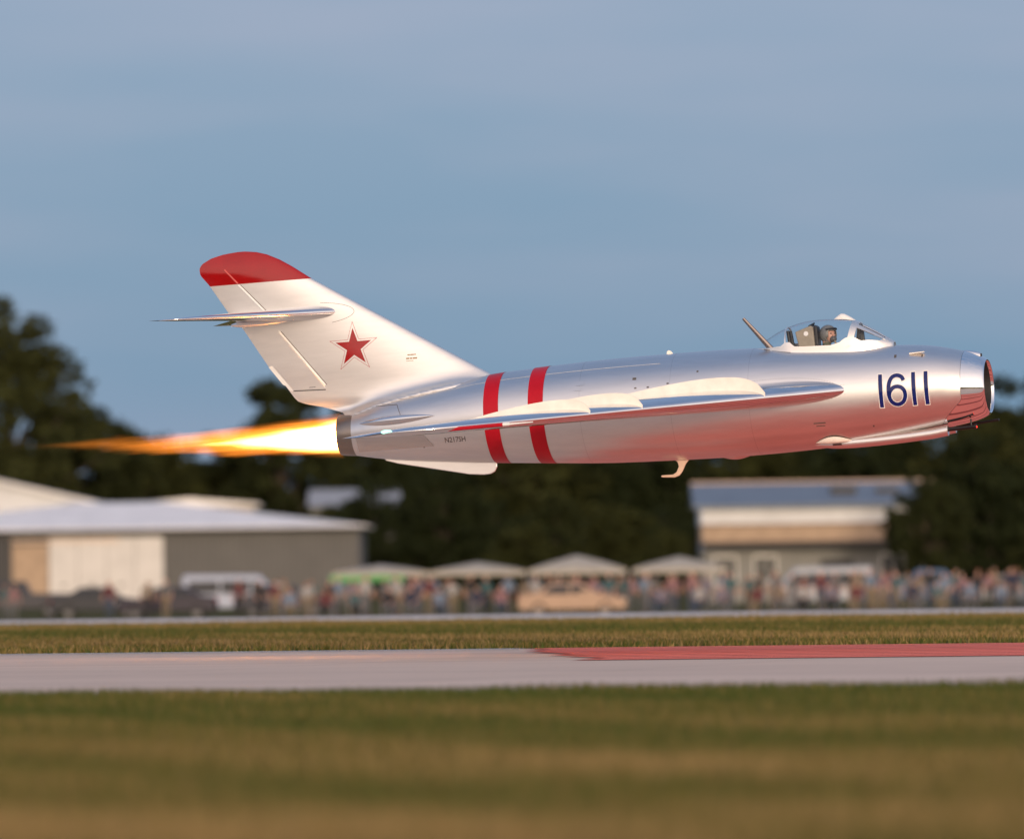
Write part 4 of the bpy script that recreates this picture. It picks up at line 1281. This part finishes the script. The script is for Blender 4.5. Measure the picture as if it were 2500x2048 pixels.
# ------------------------------------------------------------------ canopies of the spectators
M['canvas'] = vary('canvas_cream', (0.38, 0.35, 0.30), 0.85, 0, 0.1, 2.0, bump=0.15, bscale=3.0)
M['pole'] = plain('tent_pole', (0.35, 0.35, 0.36), 0.4, 0.8)
def canopy(x, y, w, d, eave, peak, label):
    r = empty('canopy_tent', (x, y, GZ))
    hw, hd = w / 2, d / 2
    rows = []
    n = 10
    for i in range(n + 1):
        row = []
        for j in range(n + 1):
            a, b = -1 + 2 * i / n, -1 + 2 * j / n
            m = max(abs(a), abs(b))
            z = eave + (peak - eave) * (1 - m) ** 0.85 - 0.05 * (1 - abs(a)) * (m > 0.99) * (abs(b) > 0.99) - 0.05 * (1 - abs(b)) * (m > 0.99) * (abs(a) > 0.99)
            row.append((a * hw, b * hd, z))
        rows.append(row)
    MB().grid(rows).build('canvas_roof', M['canvas'], r, angle=60)
    mb = MB()
    for (p, q) in (((-hw, -hd), (hw, -hd)), ((hw, -hd), (hw, hd)), ((hw, hd), (-hw, hd)), ((-hw, hd), (-hw, -hd))):
        pts = [(p[0] + (q[0] - p[0]) * k / 8, p[1] + (q[1] - p[1]) * k / 8) for k in range(9)]
        mb.grid([[(a, b, eave + 0.003) for a, b in pts], [(a * 1.004, b * 1.004, eave - 0.20 - 0.03 * (k % 2)) for k, (a, b) in enumerate(pts)]])
    mb.build('valance', M['canvas'], r, smooth=False)
    for sx in (-1, 1):
        for sy in (-1, 1):
            MB().tube([(sx * (hw - 0.05), sy * (hd - 0.05), 0), (sx * (hw - 0.05), sy * (hd - 0.05), eave - 0.02)], 0.028, 8).build('pole', M['pole'], r)
    return tag(r, label, 'tent', 'cream canopies behind the crowd')
canopy(-6.1, 433, 4.4, 3.5, 1.95, 2.30, 'leftmost low cream canopy beside the green banner behind the crowd')
canopy(-1.65, 434, 4.4, 3.5, 1.95, 2.35, 'low flat cream canopy second from the left behind the crowd')
canopy(2.9, 433, 4.5, 3.6, 1.95, 2.62, 'cream canopy with the highest peak behind the crowd')
canopy(7.6, 434, 4.3, 3.5, 1.95, 2.50, 'rightmost cream canopy, in front of the blue-roofed building')
bn = empty('banner', (-6.7, 429.5, GZ)); tag(bn, 'green banner strung between two posts under the leftmost canopy', 'banner')
rows = [[(x, 0.03 * math.sin(x * 2.3), z + 0.015 * math.sin(x * 3)) for x in np.linspace(-1.7, 1.7, 18)] for z in (1.50, 1.80)]
o = MB().grid(rows).build('cloth', vary('banner_green', (0.11, 0.36, 0.12), 0.7), bn)
o.modifiers.new('thickness', 'SOLIDIFY').thickness = 0.01
for x in (-1.72, 1.72):
    MB().tube([(x, 0.03, 0), (x, 0.03, 1.85)], 0.025, 8).build('post', M['pole'], bn)

# ------------------------------------------------------------------ parked vehicles
M['car_glass'] = plain('car_glass', (0.015, 0.018, 0.022), 0.06)
M['tyre'] = plain('tyre', (0.02, 0.02, 0.02), 0.85)
M['rim'] = plain('wheel_rim', (0.16, 0.16, 0.165), 0.55, 0.6)
M['lamp_white'] = plain('headlamp', (0.7, 0.7, 0.68), 0.15)
M['lamp_red'] = plain('tail_lamp', (0.35, 0.01, 0.01), 0.2)
def vehicle(name, kind, x, y, color, label, flip=False, cat='car', group=None):
    r = empty(name, (x, y, GZ), PI if flip else 0)
    paint = vary(name + '_paint', color, 0.45, 0, 0.05, 2.0, Specular_IOR_Level=0.2)
    if kind == 'van':
        L, Wd = 4.8, 1.85
        body = [(-2.4, 0.35), (2.35, 0.35), (2.42, 0.55), (2.40, 0.85), (2.05, 1.02), (1.45, 1.72), (1.25, 1.90), (-2.25, 1.93), (-2.36, 1.80), (-2.42, 0.6)]
        wins = [[(1.36, 1.68), (1.90, 1.06), (0.95, 1.06), (0.95, 1.68)], [(0.85, 1.70), (0.85, 1.08), (-0.55, 1.08), (-0.55, 1.70)], [(-0.65, 1.70), (-0.65, 1.08), (-2.15, 1.08), (-2.15, 1.68)]]
        ax, wr = (1.55, -1.5), 0.33
    elif kind == 'pickup':
        L, Wd = 5.3, 1.9
        body = [(-2.65, 0.42), (2.6, 0.42), (2.68, 0.62), (2.62, 1.02), (1.40, 1.12), (0.85, 1.70), (-0.45, 1.74), (-0.72, 1.16), (-2.60, 1.13), (-2.68, 0.6)]
        wins = [[(0.78, 1.64), (1.22, 1.16), (0.30, 1.16), (0.30, 1.66)], [(0.22, 1.66), (0.22, 1.16), (-0.58, 1.16), (-0.42, 1.66)]]
        ax, wr = (1.75, -1.65), 0.38
    else:
        L, Wd = 4.6, 1.8
        body = [(-2.25, 0.30), (2.22, 0.30), (2.30, 0.50), (2.22, 0.78), (1.15, 0.93), (0.45, 1.40), (-0.80, 1.43), (-1.55, 1.02), (-2.22, 0.95), (-2.30, 0.55)]
        wins = [[(0.40, 1.34), (0.95, 0.98), (-0.05, 0.98), (-0.05, 1.36)], [(-0.13, 1.36), (-0.13, 0.98), (-1.30, 0.98), (-0.82, 1.36)]]
        ax, wr = (1.38, -1.38), 0.31
    mb = MB()
    rows = []
    top = max(z for _, z in body)
    for yy, inset in ((-1.0, 1), (-0.82, 0), (0.82, 0), (1.0, 1)):
        row = []
        for (px, pz) in body:
            tumble = 0.16 * max(0, (pz - 0.9)) / (top - 0.9)
            k = Wd / 2 * (yy if abs(yy) < 1 else math.copysign(1 - tumble, yy))
            if abs(yy) < 1: k = math.copysign(Wd / 2 * (0.90 - tumble), yy)
            sh = 0.97 if inset else 1.0
            row.append((px * sh, k, pz if not inset else 0.35 + (pz - 0.35) * 0.965 + 0.0))
        rows.append(row)
    mb.grid(rows, close_v=True)
    n = len(body)
    mb.f.append(tuple(range(n))); mb.m.append(0); mb.f.append(tuple(range(3 * n, 4 * n))[::-1]); mb.m.append(0)
    bo = mb.build('body', paint, r, angle=30); bevel(bo, 0.05, 3)
    for wn_ in wins:
        for s in (-1, 1):
            v = []
            for (px, pz) in wn_:
                zz = 0.35 + (pz - 0.35) * 0.955
                tumble = 0.16 * max(0, (pz - 0.9)) / (top - 0.9)
                v.append((px * 0.97, s * (Wd / 2 * (1 - tumble) + 0.004), zz))
            v2 = [(a, b - s * 0.03, c) for a, b, c in v]
            k = len(v)
            MB().add(v + v2, [tuple(range(k)), tuple(range(2 * k - 1, k - 1, -1))] + [(i, i + k, (i + 1) % k + k, (i + 1) % k) for i in range(k)]).build('side_window', M['car_glass'], bo, smooth=False)
    for axx in ax:
        for s in (-1, 1):
            yy = s * (Wd / 2 - 0.10)
            wh = MB()
            rr = []
            for dy, rad in ((-0.11, wr * 0.72), (-0.11, wr * 0.95), (-0.08, wr), (0.08, wr), (0.11, wr * 0.95), (0.11, wr * 0.72)):
                rr.append([(axx + rad * math.cos(a), yy + dy, wr + rad * math.sin(a)) for a in np.linspace(0, 2 * PI, 22, endpoint=False)])
            wo = wh.grid(rr, close_v=True).build('wheel', M['tyre'], r)
            rr = []
            for dy, rad in ((0.03, wr * 0.73), (0.095, wr * 0.71), (0.07, wr * 0.5), (0.085, wr * 0.12)):
                rr.append([(axx + rad * math.cos(a), yy + s * dy, wr + rad * math.sin(a)) for a in np.linspace(0, 2 * PI, 22, endpoint=False)])
            q = MB().grid(rr, close_v=True); q.f.append(tuple(range(66, 88))); q.m.append(0)
            q.build('rim', M['rim'], wo)
    for s in (-1, 1):
        MB().box(L / 2 - 0.16, L / 2 - 0.035, s * Wd * 0.36 - 0.16, s * Wd * 0.36 + 0.16, 0.62, 0.76).build('headlight', M['lamp_white'], bo, smooth=False)
        MB().box(-L / 2 + 0.02, -L / 2 + 0.12, s * Wd * 0.38 - 0.12, s * Wd * 0.38 + 0.12, 0.70, 0.88).build('tail_light', M['lamp_red'], bo, smooth=False)
    return tag(r, label, cat, group)
pk = 'vehicles parked behind the crowd'
vehicle('parked_van', 'van', -13.3, 446, (0.38, 0.42, 0.52), 'pale blue-white van parked in front of the grey hangar', cat='van', group=pk)
vehicle('parked_car', 'car', -19.4, 441, (0.03, 0.032, 0.04), 'dark sedan parked left of the pale van before the hangar doors', group=pk)
vehicle('parked_pickup', 'pickup', -23.6, 447, (0.05, 0.05, 0.06), 'dark pickup parked at the left edge before the hangar opening', flip=True, cat='pickup', group=pk)
vehicle('parked_car', 'car', -15.6, 424, (0.035, 0.03, 0.045), 'dark car parked just in front of the left half of the pale van', flip=True, group=pk)
vehicle('parked_car', 'car', -10.4, 427, (0.05, 0.05, 0.065), 'dark grey car parked left of the green banner', group=pk)
vehicle('parked_van', 'van', 14.6, 447, (0.40, 0.42, 0.46), 'white van parked before the blue-roofed building', flip=True, cat='van', group=pk)
vehicle('parked_pickup', 'pickup', 19.6, 449, (0.10, 0.17, 0.30), 'blue pickup parked right of the white van', cat='pickup', group=pk)
vehicle('parked_car', 'car', 2.4, 394, (0.40, 0.27, 0.19), 'peach coloured sedan standing in front of the crowd', group=pk)
vehicle('parked_car', 'car', 23.2, 446, (0.34, 0.35, 0.37), 'silver sedan parked near the right edge behind the crowd', flip=True, group=pk)

# ------------------------------------------------------------------ spectators
def body_mesh(kind, v):
    g = random.Random(v * 17 + (3 if kind == 'sit' else 0))
    a = g.uniform(-1, 1)
    if kind == 'stand':
        hipz = 0.93
        Jn = {'pelvis': ((0, 0, hipz), (0.155, 0.115)), 'waist': ((0, 0, 1.10), (0.145, 0.105)), 'chest': ((0, 0.0, 1.30), (0.175, 0.12)), 'collar': ((0, 0.0, 1.43), (0.11, 0.08)), 'neck': ((0, -0.01, 1.50), 0.052), 'chin': ((0, -0.03, 1.56), 0.070), 'head': ((0, -0.02, 1.64), 0.088), 'top': ((0, -0.015, 1.71), 0.060)}
        for s, q in ((1, 'l'), (-1, 'r')):
            lift = g.choice([0, 0, 0, 1]) if v > 1 else 0
            el = (s * 0.27, -0.03 + 0.06 * a, 1.14) if not lift else (s * 0.30, -0.16, 1.32)
            ha = (s * 0.25, -0.12, 0.90) if not lift else (s * 0.10, -0.17, 1.58)
            Jn.update({'shoulder' + q: ((s * 0.19, 0, 1.40), 0.062), 'elbow' + q: (el, 0.045), 'wrist' + q: (ha, 0.033), 'hand' + q: ((ha[0], ha[1] - 0.01, ha[2] - 0.09 if not lift else ha[2] + 0.06), 0.038),
                       'hip' + q: ((s * 0.095, 0, 0.88), 0.088), 'knee' + q: ((s * 0.11, -0.01 - 0.05 * a * s, 0.48), 0.062), 'ankle' + q: ((s * 0.12, 0.03, 0.09), 0.042), 'toe' + q: ((s * 0.13, -0.12, 0.035), 0.035)})
    else:
        Jn = {'pelvis': ((0, 0, 0.50), (0.17, 0.13)), 'waist': ((0, 0.03, 0.66), (0.15, 0.115)), 'chest': ((0, 0.05, 0.86), (0.175, 0.12)), 'collar': ((0, 0.05, 1.0), (0.11, 0.08)), 'neck': ((0, 0.04, 1.07), 0.052), 'chin': ((0, 0.015, 1.13), 0.070), 'head': ((0, 0.02, 1.21), 0.088), 'top': ((0, 0.025, 1.28), 0.060)}
        for s, q in ((1, 'l'), (-1, 'r')):
            Jn.update({'shoulder' + q: ((s * 0.19, 0.05, 0.97), 0.062), 'elbow' + q: ((s * 0.26, -0.02, 0.72), 0.045), 'wrist' + q: ((s * 0.20, -0.24, 0.64), 0.033), 'hand' + q: ((s * 0.16, -0.32, 0.63), 0.038),
                       'hip' + q: ((s * 0.10, -0.06, 0.50), 0.088), 'knee' + q: ((s * 0.13, -0.42, 0.50), 0.062), 'ankle' + q: ((s * 0.13, -0.44, 0.09), 0.042), 'toe' + q: ((s * 0.13, -0.58, 0.035), 0.035)})
    Ed = [('pelvis', 'waist'), ('waist', 'chest'), ('chest', 'collar'), ('collar', 'neck'), ('neck', 'chin'), ('chin', 'head'), ('head', 'top')]
    for q in 'lr':
        Ed += [('collar', 'shoulder' + q), ('shoulder' + q, 'elbow' + q), ('elbow' + q, 'wrist' + q), ('wrist' + q, 'hand' + q), ('pelvis', 'hip' + q), ('hip' + q, 'knee' + q), ('knee' + q, 'ankle' + q), ('ankle' + q, 'toe' + q)]
    me = skin_mesh('person', Jn, Ed, 'pelvis', 1)
    for k in range(4):
        me.materials.append(M['skin'])
    H = Jn['head'][0][2]; ch = Jn['collar'][0][2]; wz = Jn['waist'][0][2] - 0.06
    for p in me.polygons:
        c = p.center
        hand = any((Vector(Jn['wrist' + q][0]) - c).length < 0.13 for q in 'lr')
        fore = any((Vector(Jn['elbow' + q][0]).lerp(Vector(Jn['wrist' + q][0]), 0.6) - c).length < 0.12 for q in 'lr')
        if c.z > H + 0.035 or (c.z > H - 0.05 and c.y > Jn['head'][0][1] + 0.03): mi = 3
        elif c.z > ch + 0.05 and abs(c.x) < 0.12: mi = 0
        elif hand or fore: mi = 0
        elif c.z < 0.06: mi = 3
        elif c.z > wz and c.y > -0.3: mi = 1
        else: mi = 2
        p.material_index = mi
    me.shade_smooth()
    return me
BODY = {'stand': [body_mesh('stand', v) for v in range(5)], 'sit': [body_mesh('sit', v) for v in range(2)]}
def cloth(name, c): return vary(name, c, 0.85, 0, 0.12, 9.0)
SHIRTS = [('navy', (0.03, 0.045, 0.11)), ('pale blue', (0.22, 0.34, 0.52)), ('pink', (0.46, 0.20, 0.22)), ('dark red', (0.22, 0.025, 0.035)), ('white', (0.58, 0.56, 0.55)), ('grey', (0.20, 0.20, 0.21)), ('black', (0.025, 0.025, 0.03)), ('tan', (0.36, 0.26, 0.17)), ('teal', (0.05, 0.18, 0.20)), ('lilac', (0.30, 0.26, 0.36))]
SH = {n: cloth('shirt_' + n.replace(' ', '_'), [0.62 * (0.75 * v + 0.25 * sum(c) / 3) for v in c]) for n, c in SHIRTS}
TR = [cloth('trousers_blue', (0.05, 0.07, 0.12)), cloth('trousers_khaki', (0.22, 0.17, 0.11)), cloth('trousers_black', (0.02, 0.02, 0.025)), cloth('trousers_grey', (0.13, 0.13, 0.14))]
HA = [cloth('hair_brown', (0.05, 0.03, 0.02)), cloth('hair_black', (0.015, 0.013, 0.012)), cloth('hair_grey', (0.30, 0.29, 0.28)), cloth('cap_white', (0.6, 0.58, 0.56)), cloth('cap_red', (0.3, 0.03, 0.03)), cloth('hair_blond', (0.30, 0.20, 0.09))]
SKN = [M['skin'], vary('skin_tanned', (0.36, 0.19, 0.12), 0.55, 0, 0.08, 20.0), vary('skin_dark', (0.14, 0.075, 0.05), 0.55, 0, 0.08, 20.0)]
# folding camp chair, one of a kind, copied
def make_chair():
    r = empty('camp_chair', (0, 0, 0))
    fab = cloth('chair_fabric', (0.04, 0.05, 0.09))
    MB().grid([[(x, -0.28 + 0.5 * s, 0.43 - 0.04 * math.sin(PI * (x + 0.26) / 0.52)) for x in np.linspace(-0.26, 0.26, 7)] for s in (0, 0.5, 1)]).build('seat', fab, r)
    MB().grid([[(x, 0.19 + 0.14 * s + 0.03 * math.sin(PI * (x + 0.26) / 0.52), 0.44 + 0.45 * s) for x in np.linspace(-0.26, 0.26, 7)] for s in (0, 0.5, 1)]).build('backrest', fab, r)
    for s in (-1, 1):
        MB().tube([(s * 0.28, -0.28, 0.0), (s * 0.28, 0.20, 0.46), (s * 0.28, 0.33, 0.90)], 0.013, 6).build('leg', M['pole'], r)
        MB().tube([(s * 0.28, 0.25, 0.0), (s * 0.28, -0.27, 0.45), (s * 0.28, -0.27, 0.62)], 0.013, 6).build('leg', M['pole'], r)
        MB().box(s * 0.28 - 0.03, s * 0.28 + 0.03, -0.29, 0.24, 0.62, 0.64).build('armrest', fab, r, smooth=False)
    return tag(r, 'dark folding camp chair with a seated spectator in the front row', 'chair', 'camp chairs in the front row of the crowd')
chair0 = make_chair(); chair_used = False
ZONES = [(-99, 'by the dark cars at the left edge'), (-14.5, 'beside the pale van'), (-8.3, 'before the leftmost canopy'), (-3.8, 'before the second canopy'), (0.4, 'behind the peach sedan'), (5.3, 'before the rightmost canopy'), (10.0, 'left of the white van'), (14.6, 'before the white van'), (18.5, 'before the blue pickup'), (21.2, 'at the right frame edge')]
used = set()
def spectator(x, y, kind, v, rz, sc):
    global chair_used
    zone = [z for x0, z in ZONES if x >= x0][-1]
    for _try in range(40):                         # neighbours wear different tops or headgear where they can
        nm, _ = random.choice(SHIRTS); ha = random.choice(HA)
        hd = {'cap_white': ' and white cap', 'cap_red': ' and red cap', 'hair_grey': ', grey hair,', 'hair_blond': ', blond hair,'}.get(ha.name, ', dark hair,')
        if (zone, kind, nm, hd) not in used:
            break
    used.add((zone, kind, nm, hd))
    o = link_mesh('person', BODY[kind][v])
    o.location = (x, y, GZ); o.rotation_euler = (0, 0, rz); o.scale = (sc, sc, sc)
    for k, m in enumerate((random.choice(SKN[:2] * 3 + SKN), SH[nm], random.choice(TR), ha)):
        o.material_slots[k].link = 'OBJECT'
        o.material_slots[k].material = m
    if kind == 'stand':
        tag(o, 'standing spectator in %s top%s %s' % (nm, hd, zone), 'person', 'standing spectators beyond the taxiway')
    else:
        tag(o, 'seated spectator in %s top%s %s' % (nm, hd, zone), 'person', 'seated spectators in the front row')
        c = chair0 if not chair_used else copy_tree(chair0)
        chair_used = True
        c.location = o.location; c.rotation_euler = o.rotation_euler
        c['label'] = 'camp chair under spectator in %s top%s %s' % (nm, hd, zone)
    return o
x = -9.5
while x < 23.4:                      # front row on chairs
    if not (-0.3 < x < 5.1):
        spectator(x, 399 + random.uniform(-1.0, 1.0), 'sit', random.randrange(2), random.uniform(-0.35, 0.35), random.uniform(0.94, 1.05))
    x += random.uniform(0.9, 1.6)
for yrow, x0, step in ((405, -9.8, 0.85), (412, -9.0, 0.95), (420, -10.5, 1.15)):
    x = x0
    while x < 23.6:
        spectator(x, yrow + random.uniform(-2.0, 2.0), 'stand', random.randrange(5), random.uniform(-0.6, 0.6), random.uniform(0.90, 1.06))
        x += random.uniform(0.6, 1.4) * step
for x in (-22.6, -21.9, -18.0, -16.2, -15.5, -12.2, -11.3, -10.6):
    spectator(x, 417 + random.uniform(-4, 4), 'stand', random.randrange(5), random.uniform(-0.6, 0.6), random.uniform(0.92, 1.05))

# ------------------------------------------------------------------ grass blades on the verges (uncountable)
def grass(name, w0, w1, half, n, hlo, hhi, wid, dry, label, seed):
    g = np.random.default_rng(seed)
    w = w0 + (w1 - w0) * g.random(n)
    depth = w / math.cos(RA)
    tcen = -depth * math.sin(R(14)) * 1.0
    tpos = tcen + (g.random(n) * 2 - 1) * (depth * 0.056 + half)
    # patches
    def patch(sx, sy, k):
        return np.sin(tpos * sx + k) * np.cos(w * sy + 1.7 * k) + 0.6 * np.sin(tpos * sx * 2.3 + 2 * k + w * sy * 1.4)
    pt = patch(0.5, 0.45, 1.0) + 0.7 * patch(1.3, 1.1, 4.0)
    px = tpos * TX + w * WX; py = tpos * TY + w * WY
    h = (hlo + (hhi - hlo) * g.random(n)) * (1 + 0.22 * pt / 2)
    ang = g.random(n) * PI
    dx, dy = np.cos(ang) * wid * (0.6 + 0.8 * g.random(n)), np.sin(ang) * wid
    lean = g.normal(0, 0.35, (n, 2)) * h[:, None]
    P = np.zeros((n, 3, 3))
    P[:, 0] = np.stack([px - dx, py - dy, np.full(n, -0.01)], 1)
    P[:, 1] = np.stack([px + dx, py + dy, np.full(n, -0.01)], 1)
    P[:, 2] = np.stack([px + lean[:, 0], py + lean[:, 1], h], 1)
    me = quads_mesh(name, P, GRASS)
    frac = (w - w0) / (w1 - w0)
    sel = dry(frac) + 0.16 * pt + g.normal(0, 0.22, n)
    mi = np.clip(np.digitize(sel, [0.22, 0.48, 0.78]), 0, 3).astype(np.int32)
    me.polygons.foreach_set('material_index', mi)
    o = link_mesh(name, me)
    return tag(o, label, 'grass', kind='stuff')
def blade(name, c):
    t = NT(name)
    p = t.principled(c, 0.7); p.inputs['Specular IOR Level'].default_value = 0.25
    return t.mat
GRASS = [blade('blade_green', (0.052, 0.072, 0.010)), blade('blade_olive', (0.095, 0.092, 0.017)), blade('blade_straw', (0.175, 0.130, 0.040)), blade('blade_dry', (0.27, 0.185, 0.075))]
grass('verge_grass', 37, W_NEAR - 0.1, 3.5, 300000, 0.05, 0.12, 0.009, lambda f: np.interp(f, [0, 0.22, 0.5, 0.8, 1.0], [0.66, 0.56, 0.38, 0.24, 0.08]) + 0.14 * np.sin(f * 23) * (1 - f), 'olive and straw coloured rough grass in the foreground before the runway', 21)
grass('verge_grass', W_FAR + 0.1, W_TAXI0 - 0.2, 4.0, 150000, 0.06, 0.13, 0.022, lambda f: 0.42 + 0.25 * np.sin(f * 9), 'strip of olive grass between the runway and the taxiway', 22)
